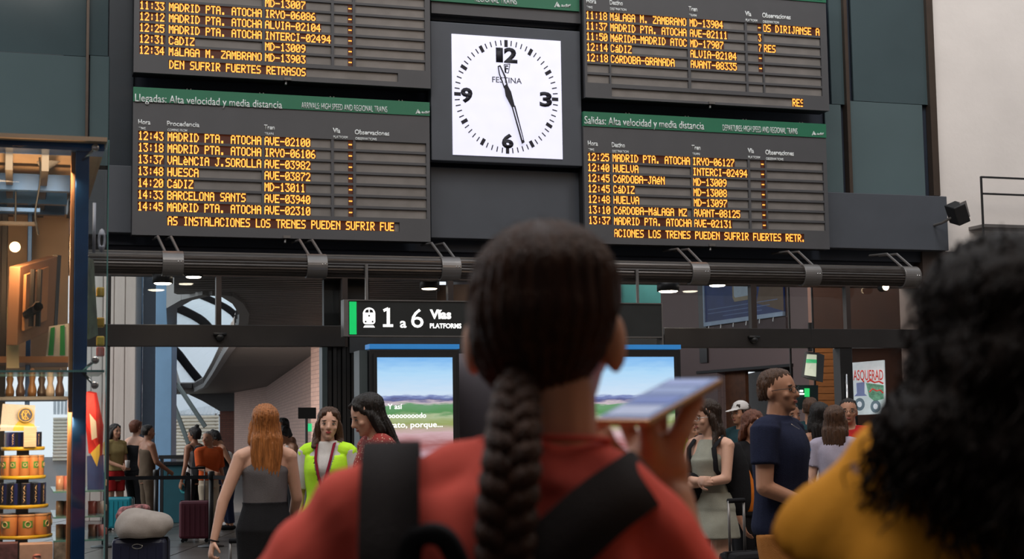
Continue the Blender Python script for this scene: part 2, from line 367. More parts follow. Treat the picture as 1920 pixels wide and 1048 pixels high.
hA = [('Hora', 'TIME', 259, 233), ('Procedencia', 'COMING FROM', 313, 236), ('Tren', 'TRAIN', 495, 243), ('Vía', 'PLATFORM', 624, 249), ('Observaciones', 'OBSERVATIONS', 665, 252)]
rowsA = [('12:43', 'MADRID PTA. ATOCHA', 'AVE-02100', '-'), ('13:18', 'MADRID PTA. ATOCHA', 'IRYO-06106', '-'), ('13:37', 'VALèNCIA J.SOROLLA', 'AVE-03982', '-'), ('13:48', 'HUESCA', 'AVE-03872', '-'),
         ('14:20', 'CáDIZ', 'MD-13011', '-'), ('14:33', 'BARCELONA SANTS', 'AVE-03940', '-'), ('14:45', 'MADRID PTA. ATOCHA', 'AVE-02310', '-')]
board('grey arrivals board under green strip, lower left, listing trains from 12:43 to 14:45', 250, 805, 163, 440, BD, rowsA, ('AS INSTALACIONES LOS TRENES PUEDEN SUFRIR FUE', 315), hA, C1, 253, 386,
      ('Llegadas: Alta velocidad y media distancia', 253, 529, 'ARRIVALS: HIGH SPEED AND REGIONAL TRAINS', 565, 726, 190, 203), tickx=749)
rowsB = [('', '', 'MD-13007', '-'), ('11:33', 'MADRID PTA. ATOCHA', 'IRYO-06086', '-'), ('12:12', 'MADRID PTA. ATOCHA', 'ALVIA-02104', '-'), ('12:25', 'MADRID PTA. ATOCHA', 'INTERCI-02494', '-'),
         ('12:31', 'CáDIZ', 'MD-13009', '-'), ('12:34', 'MáLAGA M. ZAMBRANO', 'MD-13903', '-')]
C1b = [(262, 311), (317, 492), (497, 621), (626, 661), (666, 796)]
board('grey arrivals board cut by the top edge, upper left, last train 12:34', 253, 805, -140, 135, BD+.06, [('', '', '', '')]+rowsB, ('DEN SUFRIR FUERTES RETRASOS', 318), [], C1b, -34, 92, None, tickx=746)
HSC = .82
C2 = [(1102, 1145), (1149, 1295), (1299, 1402), (1406, 1434), (1437, 1543)]
hD = [('Hora', 'TIME', 1102, 273), ('Destino', 'DESTINATION', 1147, 276), ('Tren', 'TRAIN', 1297, 281), ('Vía', 'PLATFORM', 1402, 287), ('Observaciones', 'OBSERVATIONS', 1435, 290)]
rowsD = [('12:25', 'MADRID PTA. ATOCHA', 'IRYO-06127', '-'), ('12:40', 'HUELVA', 'INTERCI-02494', '-'), ('12:45', 'CóRDOBA-JAéN', 'MD-13009', '-'), ('12:45', 'CáDIZ', 'MD-13008', '-'),
         ('12:48', 'HUELVA', 'MD-13097', '-'), ('13:10', 'CóRDOBA-MáLAGA MZ', 'AVANT-08125', '-'), ('13:37', 'MADRID PTA. ATOCHA', 'AVE-02131', '-')]
board('grey departures board under green strip, lower right, listing trains from 12:25 to 13:37', 1093, 1548, 209, 456, BD, rowsD, ('ACIONES LOS TRENES PUEDEN SUFRIR FUERTES RETR.', 1152), hD, C2, 293, 412,
      ('Salidas: Alta velocidad y media distancia', 1096, 1320, 'DEPARTURES: HIGH SPEED AND REGIONAL TRAINS', 1355, 1495, 232, 245), tickx=1507)
hC = [('Hora', 'TIME', 1099, 6), ('Destino', 'DESTINATION', 1143, 9), ('Tren', 'TRAIN', 1291, 21), ('Vía', 'PLATFORM', 1397, 30), ('Observaciones', 'OBSERVATION', 1429, 33)]
rowsC = [('11:18', 'MáLAGA M. ZAMBRANO', 'MD-13904', '-', 'OS DIRIJANSE A'), ('11:37', 'MADRID PTA. ATOCHA', 'AVE-02111', '3', ''), ('11:50', 'MéRIDA-MADRID ATOC', 'MD-17907', '7', 'RES'), ('12:14', 'CáDIZ', 'ALVIA-02104', '-', ''), ('12:18', 'CóRDOBA-GRANADA', 'AVANT-08335', '-', '')]
C2b = [(1099, 1141), (1144, 1288), (1293, 1396), (1400, 1428), (1431, 1537)]
bc = board('grey departures board cut by the top edge, upper right, first train 11:18', 1093, 1547, -58, 182, BD+.06, rowsC, ('RES', 1486), hC, C2b, 27, 146, None, tickx=1505)
logo(bc, 1547, BD+.075, -1.5)

# ---------------------------------------------------------------- clock
cdp = .3
cb = thing('station_clock', 'square white backlit station clock reading 11:27 between the boards', 'clock', (wu(807, 310, cdp), wv(807, 310, cdp), .15), WM)
mb = MB(); q = wbox(mb, 808, 49, 1090, 306, .15, cdp); part('casing', mb, M_fascia, cb, bevel=.01)
M_dial = mat('clock_dial', (.5, .5, .52), .5, emit=(.76, .76, .97), es=.8)
A = [wp(846, 63, cdp), wp(1051, 78, cdp), wp(1054, 299, cdp), wp(849, 290, cdp)]
du0 = (A[0][0]+A[3][0])/2; du1 = (A[1][0]+A[2][0])/2; dv0 = (A[2][1]+A[3][1])/2; dv1 = (A[0][1]+A[1][1])/2
mb = MB().box((du0, dv0, cdp), (du1, dv1, cdp+.012)); dial = part('dial', mb, M_dial, cb)
cc = wp(950.5, 181, cdp+.02); ku = (du1-du0)/2; kv = (dv1-dv0)/2; M_ink = mat('clock_ink', (.012, .01, .02), .6)
mb = MB()
for i in range(60):
    a = math.radians(6*i); big = i % 5 == 0; r0, r1 = (.845, .965) if big else (.87, .96); hw = .03 if big else .009
    s_, c_ = math.sin(a), math.cos(a)
    def pt(r, t): return (cc[0]+ku*(r*s_+t*c_)*.985, cc[1]+kv*(r*c_-t*s_)*.985)
    P = [pt(r0, -hw), pt(r0, hw), pt(r1, hw), pt(r1, -hw)]; mb.prism(P[::1], cdp+.012, cdp+.016)
part('minute_marks', mb, M_ink, dial)
def num(s, x0, x1, yb, cap): gtext(dial, s, x0, yb, x1, cap, cdp+.013, M_ink, .045, 'numeral')
num('1', 930, 943, 115, 26); num('2', 945, 970, 116, 27); num('9', 864, 886, 190, 26); num('3', 1012, 1035, 198, 26); num('6', 941, 963, 276, 25)
mb = MB().prism([wp(x, y, cdp+.013) for x, y in ((929, 90), (937, 89), (938, 95), (933, 95))][::-1], cdp+.013, cdp+.017); part('numeral', mb, M_ink, dial)
gtext(dial, 'F', 947, 135, 953, 13, cdp+.013, M_ink, .02); gtext(dial, 'FESTINA', 923, 154, 978, 11, cdp+.013, M_ink, .0)
mb = MB(); o4 = [wp(x, y, cdp+.013) for x, y in ((945, 121), (956, 120), (953, 137), (947, 136))]
for i in range(4):
    a_, b_ = Vector(o4[i]), Vector(o4[(i+1) % 4]); n_ = (b_-a_).orthogonal().normalized()*.004
    mb.prism([a_-n_, b_-n_, b_+n_, a_+n_], cdp+.013, cdp+.016)
part('emblem', mb, M_ink, dial)
def hand_(name, pts_out, pts_in, z):
    P = [wp(x, y, z) for x, y in pts_out]; 
    mb = MB()
    if not pts_in: mb.prism(P[::-1], z, z+.006)
    else:
        Q = [wp(x, y, z) for x, y in pts_in]
        n = len(P)
        for i in range(n):
            j = (i+1) % n; mb.prism([P[i], Q[i], Q[j], P[j]], z, z+.006)
    return part(name, mb, M_ink, cb)
hand_('hour_hand', [(933, 124), (938, 122), (948, 143), (952, 160), (945, 166), (935, 138)], [(935, 126), (937, 125), (945.5, 144), (949, 158), (945.5, 161), (937, 138)], cdp+.024)
hand_('hand_hub', [(945, 162), (951, 159), (958, 172), (965, 199), (959, 201), (948, 180)], None, cdp+.03)
hand_('minute_hand', [(959, 200), (966, 198), (983.5, 267), (978.5, 270)], [(961.5, 201), (964, 200.5), (981, 262), (979.5, 263)], cdp+.036)
# green strip of the middle board above the clock
mb = MB(); tb = thing('centre_board', 'dark board with green regional trains strip above the clock, cut by the top edge', 'display', (wu(803, 20, .3), wv(803, 45, .3), .15), WM)
q = wbox(mb, 808, -200, 1086, 34, .15, .28); part('housing', mb, M_board, tb)
mb = MB(); q = wbox(mb, 808, -14, 1086, 11, .28, .31); hs = part('header_strip', mb, M_green, tb)
gtext(hs, 'REGIONAL TRAINS', 890, 3, 969, 12, .312, bold=.012); logo(hs, 1065, .312, 12, 1.25)
# ---------------------------------------------------------------- door wall, pipe, sign
M_wallgrey = mat('lintel_grey', (.1, .11, .14), .6, 0, .08, 2)
mb = MB(); mb.box((wu(-300, 480, -.3), wv(1000, 463, -.3)-.0, -.6), (wu(1760, 480, -.3), wv(1000, 505, 0)-.05, -.22)); structure('trim_5', mb, M_wallgrey)
mb = MB(); mb.box((wu(-300, 520, 0), wv(960, 527, 0), -.2), (wu(1740, 520, 0), wv(960, 503, 0), .0)); structure('trim_6', mb, M_brown)
mb = MB(); mb.box((wu(-300, 620, 0), wv(960, 651, 0), -.12), (wu(646, 620, 0), wv(960, 613, 0), .04)); structure('trim_7', mb, M_dark, bevel=.006)
mb = MB(); mb.box((wu(1243, 620, 0), wv(960, 651, 0), -.12), (wu(1725, 620, 0), wv(960, 613, 0), .04)); structure('trim_8', mb, M_dark, bevel=.006)
vB = wv(960, 613, 0); vT = wv(960, 527, 0); k = 9
for x, wd in ((205, 3), (410, 5), (845, 5), (1413, 5), (1590, 4)):
    mb = MB(); mb.box((wu(x-wd, 570, 0), vB, -.08), (wu(x+wd, 570, 0), vT, .01)); structure('trim_%d' % k, mb, M_brown); k += 1
for n_, (a, b) in enumerate(((205, 405), (415, 640), (1246, 1408), (1418, 1586), (1594, 1720))):
    mb = MB(); mb.box((wu(a, 570, 0), vB, -.05), (wu(b, 570, 0), vT, -.042)); structure('window_%d' % (n_+5), mb, M_glass)
# door frames and dark columns down to the floor
vD = wv(960, 651, 0)
def post_(name, a, b, m, d0=-.15, d1=.03, top=vD):
    mb = MB(); mb.box((wu(a, 700, 0), 0, d0), (wu(b, 700, 0), top, d1)); return structure(name, mb, m, bevel=.006)
post_('trim_14', 603, 613, mat('door_frame_teal', (.06, .08, .085), .35, .3))
colm = thing('trim_15', None, None, (0, 0, 0), WM, kind='structure')
for i in range(9):
    mb = MB(); a = 616+i*8.6; mb.box((wu(a, 700, 0), 0, -.2), (wu(a+6.6, 700, 0), vD, -.02+.03*(i % 2))); part('pleat', mb, M_black, colm)
mb = MB(); mb.box((wu(614, 700, 0), 0, -.3), (wu(700, 700, 0), vT, -.2)); part('core', mb, M_black, colm)
mb = MB(); mb.box((wu(642, 560, 0), vD, -.3), (wu(652, 560, 0), vT, .0)); part('core', mb, M_brown, colm)
post_('trim_16', 1574, 1597, M_black); post_('trim_17', 200, 206, M_black, top=vT)
dh = solo('door_handle', MB().tube([(wu(1586, 700, .05), 1.3, .06), (wu(1586, 700, .05), 2.1, .06)], .015), M_chrome, 'long chrome pull handle on the dark post left of the comic poster', 'handle', (wu(1586, 700, .05), 1.3, .05), WM, smooth=True)
# middle header above the screens
mb = MB(); mb.box((wu(655, 640, 0), wv(960, 662, 0), -.1), (wu(1244, 640, 0), wv(960, 626, 0), .02)); structure('trim_18', mb, mat('header_grey', (.05, .055, .062), .5))
# concourse bulkhead seen over the sign
# lamps under the header
def downlight(px, py, d, lab, es=16, r=17, col=(1, .86, .66)):
    u, v = wp(px, py, d); rr = abs(wu(px+r, py, d)-u)
    t = thing('ceiling_downlight', lab, 'lamp', (u, v, d), WM, group=None)
    P = [(rr*1.15, 0), (rr*1.15, .1)]
    mb = MB().lathe([(rr*.6, .12), (rr*1.15, .02), (rr*1.15, .09), (rr*.8, .13)][0:0] or [(rr*.95, .0), (rr*1.15, .0), (rr*1.15, .12), (rr*.9, .13)], (0, 0, 0), 20)
    mb.v = [(u+x, v+z, d+y) for x, y, z in mb.v]; part('housing', mb, M_black, t, True)
    mb = MB().lathe([(rr*.8, -.012), (rr*.95, -.003), (rr*.95, .002)], (0, 0, 0), 20); mb.v = [(u+x, v+z, d+y) for x, y, z in mb.v]
    part('lens', mb, mat('lens_warm%d' % es, (.8, .7, .6), .4, emit=col, es=es), t, True); return t
downlight(305, 531, .35, 'bright oval downlight in front of the blue column')
downlight(363, 519, .35, 'bright oval downlight just left of the thin window bar', r=15)
downlight(1253, 546, .35, 'bright oval downlight above the grey sign corner, right of the braid girl')
downlight(1345, 535, .35, 'bright oval downlight over the blue advertising banner', r=14)
downlight(805, 541, -.5, 'dim downlight seen above the word on the platforms sign', es=3, r=15)
sp = thing('spotlight', 'small round warm spotlight on the brown wall near the curly hair', 'lamp', (wu(1660, 538, .2), wv(1660, 538, .2), .2), WM)
b = BASE[sp.name]; mb = MB().lathe([(.045, 0), (.055, .02), (.055, .1), (.03, .12)], (0, 0, 0), 18); mb.v = [(b.x+x, b.y+y+.0, b.z-z) for x, y, z in mb.v]; part('housing', mb, M_black, sp, True)
mb = MB().ell(b+Vector((0, 0, .01)), (.045, .045, .02)); part('lens', mb, mat('lens_hot', (.8, .6, .4), .4, emit=(1, .75, .45), es=9), sp, True)
# domes
for x, y, lab in ((413, 632, 'dark dome camera on the lintel over the left doorway'), (1416, 637, 'dark dome camera on the lintel over the right doorway')):
    u, v = wp(x, y, .1); mb = MB().ell((u, v, .06), (.05, .045, .06)); mb.box((u-.07, v+.02, .04), (u+.07, v+.05, .1)); solo('dome_camera', mb, M_black, lab, 'camera', (u, v, .06), WM, smooth=True)
# long ribbed air pipe
pd = .75; pv = wv(960, 506, pd); pr = .115
pipe = thing('air_curtain_duct', 'long dark ribbed duct running under all the departure boards', 'duct', (0, pv, pd), WM)
def duct(u0, u1, r, n, rip):
    mb = MB(); vs = []
    for u in (u0, u1):
        for k in range(n):
            q = 2*PI*k/n; rr = r*(1-rip*(k % 2)); vs.append((u, pv+rr*math.cos(q), pd+rr*math.sin(q)))
    mb.add(vs, [(k, (k+1) % n, n+(k+1) % n, n+k) for k in range(n)]+[tuple(range(n-1, -1, -1)), tuple(range(n, 2*n))]); return mb
M_duct = mat('duct_dark', (.05, .042, .038), .3, .5, .3, 20, stretch=(.3, 4, 4))
cl = [323, 592, 842, 1075, 1307, 1516, 1702]; us = [wu(60, 506, pd)]+[wu(x, 500, pd) for x in cl]
for a, b in zip(us, us[1:]): part('duct_section', duct(a+.1, b-.1, pr, 44, .07), M_duct, pipe)
mb = MB().box((us[0], pv+pr*.98, pd-.03), (us[-1], pv+pr*1.12, pd+.03)); part('top_rail', mb, M_steel, pipe)
for u in us[1:]:
    mb = duct(u-.11, u+.11, pr*1.17, 32, 0); cp = part('clamp', mb, M_steel, pipe, bevel=.005)
    for e in (-.07, .07):
        mb = MB().tube([(u+e, pv+pr, pd), (u+e-.06, pv+pr+.2, pd-.25), (u+e-.08, pv+pr+.22, .12)], .016, 6); part('bracket', mb, M_steel, cp)
    mb = MB(); 
    for e in (.05, .08): mb.ell((u+e, pv+.01, pd+pr*1.17), (.008, .008, .006), n=8, m=5)
    part('bolt', mb, M_chrome, cp)
# hanging sign
sd = .95
sg = thing('platform_sign', 'long dark hanging sign reading 1 a 6 Vías Platforms with green end', 'sign', (wu(646, 630, sd), wv(646, 630, sd), sd-.14), WM)
mb = MB(); u0, v0, u1, v1 = wbox(mb, 653, 567, 1240, 630, sd-.14, sd); part('box', mb, mat('sign_face', (.028, .03, .03), .25), sg)
mb = MB(); 
for a in ((u0-.05, v0-.012, u1, v0), (u0-.05, v1, u1, v1+.012)): mb.box((a[0], a[1], sd-.15), (a[2], a[3], sd+.012))
mb.box((u0-.05, v0, sd-.15), (u0, v1, sd+.012)); mb.box((u1, v0-.3, sd-.15), (u1+.015, v1+.012, sd+.012)); part('frame', mb, M_steel, sg, kind=None)
mb = MB(); mb.box((u0+.012, v0+.01, sd), (u0+.09, v1-.01, sd+.004)); part('green_end', mb, mat('sign_green', (.01, .4, .1), .4, emit=(.0, .42, .1), es=.9), sg)
M_lit = mat('sign_letters', (.8, .8, .8), .5, emit=(1, 1, .96), es=1.2)
mb = MB(); 
for q in ([(718, 608), (737, 608), (737, 613), (718, 613)], [(725, 581), (731, 577), (731, 608), (725, 608)], [(718, 580), (727, 576), (729, 580), (720, 585)]): mb.prism([wp(x, y, sd) for x, y in q][::-1], sd+.001, sd+.004)
part('lettering', mb, M_lit, sg)
gtext(sg, 'a', 750, 614, 762, 19, sd+.001, M_lit, .02); gtext(sg, '6', 771, 614, 794, 37, sd+.001, M_lit, .0)
gtext(sg, 'Vías', 806, 597, 846, 17, sd+.001, M_lit, .04); gtext(sg, 'PLATFORMS', 806, 615, 865, 9, sd+.001, M_lit, .03)
# train pictogram
def pp(pts): return [wp(x, y, sd) for x, y in pts]
def ring_pts(cx_, cy_, rx, ry, n=14, a0=0, a1=360): return [(cx_+rx*math.cos(math.radians(a0+(a1-a0)*i/n)), cy_+ry*math.sin(math.radians(a0+(a1-a0)*i/n))) for i in range(n if a1-a0 == 360 else n+1)]
pic = [(680.5, 603), (680.5, 586)]+ring_pts(692, 588, 11.5, 11.5, 10, 180, 360)+[(703.5, 603)]+ring_pts(697, 604, 6, 4, 4, 0, 90)+ring_pts(687, 604, 6, 4, 4, 90, 180)
mb = MB().prism(pp(pic)[::-1], sd, sd+.003); mb.prism(pp([(684, 610), (700, 610), (703, 614), (681, 614)])[::-1], sd, sd+.003); pg = part('pictogram', mb, M_lit, sg)
mb = MB(); mb.prism(pp([(684, 586), (686, 581), (691, 580), (691, 586)])[::-1], sd+.003, sd+.005); mb.prism(pp([(693, 580), (698, 581), (700, 586), (693, 586)])[::-1], sd+.003, sd+.005)
for x, y in ((692, 592), (685.5, 603), (698.5, 603)): mb.prism(pp(ring_pts(x, y, 1.8, 1.8, 10))[::-1], sd+.003, sd+.005)
part('pictogram_detail', mb, M_black, pg)
mb = MB()
for x in (690, 1200): u = wu(x, 560, sd); mb.tube([(u, v1+.01, sd-.07), (u, pv+.02, sd-.07)], .018)
part('hanger', mb, M_steel, sg)
# two advertising totems
def screen_mat(name, H):
    m = bpy.data.materials.new(name); m.use_nodes = True; N = m.node_tree.nodes; L = m.node_tree.links; b = N['Principled BSDF']
    tc = N.new('ShaderNodeTexCoord'); sx = N.new('ShaderNodeSeparateXYZ'); L.new(tc.outputs['Object'], sx.inputs[0])
    nz = N.new('ShaderNodeTexNoise'); nz.inputs['Scale'].default_value = 5; nz.inputs['Detail'].default_value = 8
    mp = N.new('ShaderNodeMapping'); mp.inputs['Scale'].default_value = (1, 5, 1); L.new(tc.outputs['Object'], mp.inputs[0]); L.new(mp.outputs[0], nz.inputs[0])
    ma = N.new('ShaderNodeMath'); ma.operation = 'MULTIPLY_ADD'; L.new(nz.outputs[0], ma.inputs[0]); ma.inputs[1].default_value = .11; L.new(sx.outputs[1], ma.inputs[2])
    mr = N.new('ShaderNodeMapRange'); L.new(ma.outputs[0], mr.inputs[0]); mr.inputs['From Min'].default_value = .05; mr.inputs['From Max'].default_value = H+.05
    cr = N.new('ShaderNodeValToRGB'); L.new(mr.outputs[0], cr.inputs[0]); e = cr.color_ramp.elements
    SH=.05
    st = [(0, (.75, .75, .9)), (.12, (.55, .35, .4)), (.2, (.35, .12, .12)), (.3, (.62, .42, .45)), (.38, (.3, .36, .12)), (.44, (.42, .5, .3)), (.47, (.1, .28, .1)), (.53, (.14, .32, .16)), (.55, (.6, .5, .55)), (.575, (.09, .1, .25)), (.6, (.2, .25, .5)), (.62, (.62, .75, .9)), (.8, (.42, .68, .92)), (1, (.2, .47, .85))]
    e[0].position = 0; e[0].color = st[0][1]+(1,); e[1].position = 1; e[1].color = st[-1][1]+(1,)
    for p, c in st[1:-1]: q = e.new(p*1.085); q.color = c+(1,)
    L.new(cr.outputs[0], b.inputs['Emission Color']); b.inputs['Emission Strength'].default_value = 1.0; b.inputs['Base Color'].default_value = (.02, .02, .02, 1); b.inputs['Roughness'].default_value = .15
    return m
def totem(label, x0, x1, s0, s1, ytop, stop, sbot, d, lett, side):
    ub0 = wu(x0, 700, d); ub1 = wu(x1, 700, d); vt = wv((x0+x1)/2, ytop, d)
    t = thing('advertising_totem', label, 'screen', ((ub0+ub1)/2, 0, d-.25), WM)
    part('housing', MB().box((ub0, 0, d-.3), (ub1, vt-.05, d-.01)), M_black, t, bevel=.01)
    part('top_light', MB().box((ub0, vt-.045, d-.2), (ub1-.0, vt, d)), mat('blue_lightbar', (.02, .15, .4), .4, emit=(.03, .2, .5), es=.55), t)
    if side: part('side_trim', MB().box((ub0-.09, 0, d-.3), (ub0-.01, vt-.06, d-.05)), mat('totem_side', (.05, .065, .07), .4), t)
    a = wu(s0, 740, d); b_ = wu(s1, 740, d); c = wv((s0+s1)/2, sbot, d); e = wv((s0+s1)/2, stop, d)
    mb = MB(); bz = .035
    for q in ((a-bz, c-bz, b_+bz, c), (a-bz, e, b_+bz, e+bz), (a-bz, c, a, e), (b_, c, b_+bz, e)): mb.box((q[0], q[1], d-.01), (q[2], q[3], d+.01))
    part('bezel', mb, M_black, t)
    sm = MB().box((0, 0, -.002), (b_-a, e-c, 0)).mesh('screen'); s_ = link('screen', sm, screen_mat('screen_image', e-c), t); s_.location = (a-BASE[t.name].x, c-BASE[t.name].y, d-BASE[t.name].z)
    for s, px0, px1, py, cap in lett: gtext(t, s, px0, py, px1, cap, d+.002, M_lit, .01)
    return t
totem('tall advertising totem with landscape screen left of the braid girl', 693, 862, 707, 849, 645, 670, 880, 2.6,
      [('Y así', 727, 754, 767, 10), ('toooooooodo', 722, 799, 784, 10), ('el rato, porque...', 714, 830, 802, 11)], True)
totem('tall advertising totem with landscape screen behind the raised phone', 1095, 1278, 1112, 1265, 646, 669, 880, 2.6, [], False)
# monitors and signs far right beyond the doors
def wsolo(name, rect, d0, d1, m, label, cat, **k):
    mb = MB(); q = wbox(mb, *rect, d0, d1); return solo(name, mb, m, label, cat, (q[0], q[1], d0), WM, **k)

# ---------------------------------------------------------------- beyond the doors
M_soffit = mat('soffit', (.13, .115, .105), .55, .1, .1, 3)
zc = 3.4
hole = [(322, 700), (322, 572), (350, 556), (390, 546), (425, 549), (446, 563), (458, 583), (457, 600), (446, 632), (425, 662), (402, 700), (385, 724), (366, 733), (335, 733)]
hp = [atz(x, y, zc) for x, y in hole]; hp = [(p.x, p.y) for p in hp]
edge = [at(322, 600, 18).x/18]
ymax = max(p[1] for p in hp); xcol = at(322, 600, 19).x
soff = thing('ceiling', None, None, (0, 0, zc), kind='structure')
def inside_spans(y, poly):
    xs = []
    for i in range(len(poly)):
        (xa, ya), (xb, yb) = poly[i], poly[(i+1) % len(poly)]
        if (ya <= y) != (yb <= y): xs.append(xa+(y-ya)/(yb-ya)*(xb-xa))
    return sorted(xs)
ribs = MB(); y = 17.0; ys0 = min(p[1] for p in hp)
yend = 78
while y < yend:
    st = .3 if y < 45 else .6
    x_l = (322-960)/F*y; xr = min(-.05*y, (y-18.5)/.324)
    sp_ = inside_spans(y+.1, hp); segs = []
    if len(sp_) >= 2: segs = [(sp_[-1], xr)] if sp_[0] <= x_l+.3 else [(x_l, sp_[0]), (sp_[-1], xr)]
    else: segs = [(x_l, xr)]
    for a, b in segs:
        if b-a > .05: ribs.box((a, y+.04, zc), (b, y+st-.05, zc+.12))
    y += st
part('ribs', ribs, M_soffit, soff, kind='stuff')
bk = MB(); y = 16.6
while y < yend:
    x_l = (322-960)/F*y; sp_ = inside_spans(y+.5, hp)
    xr = min(-.05*y, (y-18.5)/.324)
    segs = ([(sp_[-1], xr)] if sp_[0] <= x_l+.3 else [(x_l, sp_[0]), (sp_[-1], xr)]) if len(sp_) >= 2 else [(x_l, xr)]
    for a, b in segs:
      if b-a > .1: bk.box((a, y, zc+.12), (b, y+1.0, zc+.35))
    y += 1.0
part('deck', bk, M_dark, soff, kind='stuff')
# rim of the oval opening
rim = MB(); n = len(hp)
for i in range(n):
    a, b = Vector(hp[i]), Vector(hp[(i+1) % n]); q = (b-a); nn = Vector((q.y, -q.x)).normalized()*.08
    rim.add([(a.x-nn.x, a.y-nn.y, zc-.05), (b.x-nn.x, b.y-nn.y, zc-.05), (b.x+nn.x, b.y+nn.y, zc-.05), (a.x+nn.x, a.y+nn.y, zc-.05), (a.x-nn.x, a.y-nn.y, zc+.4), (b.x-nn.x, b.y-nn.y, zc+.4), (b.x+nn.x, b.y+nn.y, zc+.4), (a.x+nn.x, a.y+nn.y, zc+.4)],
            [(0, 3, 2, 1), (4, 5, 6, 7), (0, 1, 5, 4), (1, 2, 6, 5), (2, 3, 7, 6), (3, 0, 4, 7)])
part('opening_rim', rim, mat('rim_grey', (.2, .2, .2), .5), soff)
# train shed vault: pale roofing carried on dark arches
M_arch = mat('arch_dark', (.005, .005, .006), .9, spec=.05)
mtr = bpy.data.materials.new('pale_roofing'); mtr.use_nodes = True; N_ = mtr.node_tree.nodes; L_ = mtr.node_tree.links
pb = N_['Principled BSDF']; pb.inputs['Base Color'].default_value = (.9, .92, .94, 1); pb.inputs['Roughness'].default_value = .7
tl = N_.new('ShaderNodeBsdfTranslucent'); tl.inputs[0].default_value = (.92, .95, .97, 1); mx = N_.new('ShaderNodeMixShader'); mx.inputs[0].default_value = .75
wv_ = N_.new('ShaderNodeTexNoise'); wv_.inputs['Scale'].default_value = .3
L_.new(pb.outputs[0], mx.inputs[1]); L_.new(tl.outputs[0], mx.inputs[2]); L_.new(mx.outputs[0], N_['Material Output'].inputs[0])
shed = thing('train_shed_roof', 'pale vaulted train shed roof on dark curved arches seen through the oval opening', 'roof', (-14, 80, 0))
arcs_px = [[(200, 640), (260, 610), (322, 597), (368, 618), (400, 652), (418, 690)]]
AR = []
base_arc = [(190, 575), (250, 560), (322, 575), (362, 592), (385, 608), (410, 640), (436, 672), (470, 720), (500, 770)]
for k, (dx, dy, Y) in enumerate(((-120, 95, 84), (-56, 52, 90), (0, 0, 96), (52, -18, 102), (104, -40, 108), (160, -60, 114))):
    AR.append([at(x+dx, y+dy, Y) for x, y in base_arc])
for A_ in AR:
    P = []
    for i in range(len(A_)-1):
        p0, p1, p2, p3 = A_[max(i-1, 0)], A_[i], A_[i+1], A_[min(i+2, len(A_)-1)]
        for q in range(5):
            t = q/5; P.append(.5*((2*p1)+(p2-p0)*t+(2*p0-5*p1+4*p2-p3)*t*t+(3*p1-p0-3*p2+p3)*t**3))
    P.append(A_[-1]); part('arch', MB().tube(P, .3, 8), M_arch, shed, True)
mb = MB()
for i in range(len(AR)-1):
    for j in range(len(base_arc)-1):
        o_ = Vector((0, .9, .1)); A1, A2, A3, A4 = AR[i][j]+o_, AR[i][j+1]+o_, AR[i+1][j+1]+o_, AR[i+1][j]+o_
        for q in range(3):
            t0, t1 = q/3+.01, (q+1)/3-.01; a, b, c, d = A1.lerp(A2, t0), A1.lerp(A2, t1), A4.lerp(A3, t1), A4.lerp(A3, t0); h_ = Vector((0, 0, .06))
            mb.add([a, b, c, d, a+h_, b+h_, c+h_, d+h_], [(0, 3, 2, 1), (4, 5, 6, 7), (0, 1, 5, 4), (1, 2, 6, 5), (2, 3, 7, 6), (3, 0, 4, 7)])
part('roof_panel', mb, mtr, shed, kind='stuff')
# pillars at the left
M_beige = mat('beige_column', (.5, .44, .4), .8, 0, .08, 2, bump=.2, bs=30, stretch=(4, 4, .3))
M_blue = mat('blue_column', (.17, .32, .5), .6, 0, .06, 3); M_blue2 = mat('blue_pipe', (.03, .11, .22), .5)
def column(name, x0, x1, Y, m, label, dep=.4, z1=5.6, rnd=False, flutes=0):
    a = at(x0, 700, Y); b = at(x1, 700, Y)
    mb = MB()
    if rnd: mb.tube([((a.x+b.x)/2, Y, 0), ((a.x+b.x)/2, Y, z1)], (b.x-a.x)/2, 16)
    elif flutes:
        w_ = (b.x-a.x)/flutes
        for i in range(flutes): mb.box((a.x+w_*i+.008, Y+.02, 0), (a.x+w_*(i+1)-.008, Y+.1, z1))
        mb.box((a.x, Y+.04, 0), (b.x, Y+dep, z1))
    else: mb.box((a.x, Y, 0), (b.x, Y+dep, z1))
    return solo(name, mb, m, label, 'column', ((a.x+b.x)/2, Y, 0), smooth=rnd, bevel=0 if rnd else .01)
column('concrete_column', 150, 254, 26.4, M_beige, 'wide pale beige fluted column at the left behind the doors', flutes=5)
column('drain_pipe', 251, 267, 27.4, M_blue2, 'dark blue vertical pipe between the beige and the blue columns', rnd=True)
column('grey_column', 267, 293, 26.8, mat('slate_column', (.1, .115, .14), .6), 'slate grey column left of the light blue one')
column('blue_column', 291, 322, 26.4, M_blue, 'light blue square column beside the oval ceiling opening')
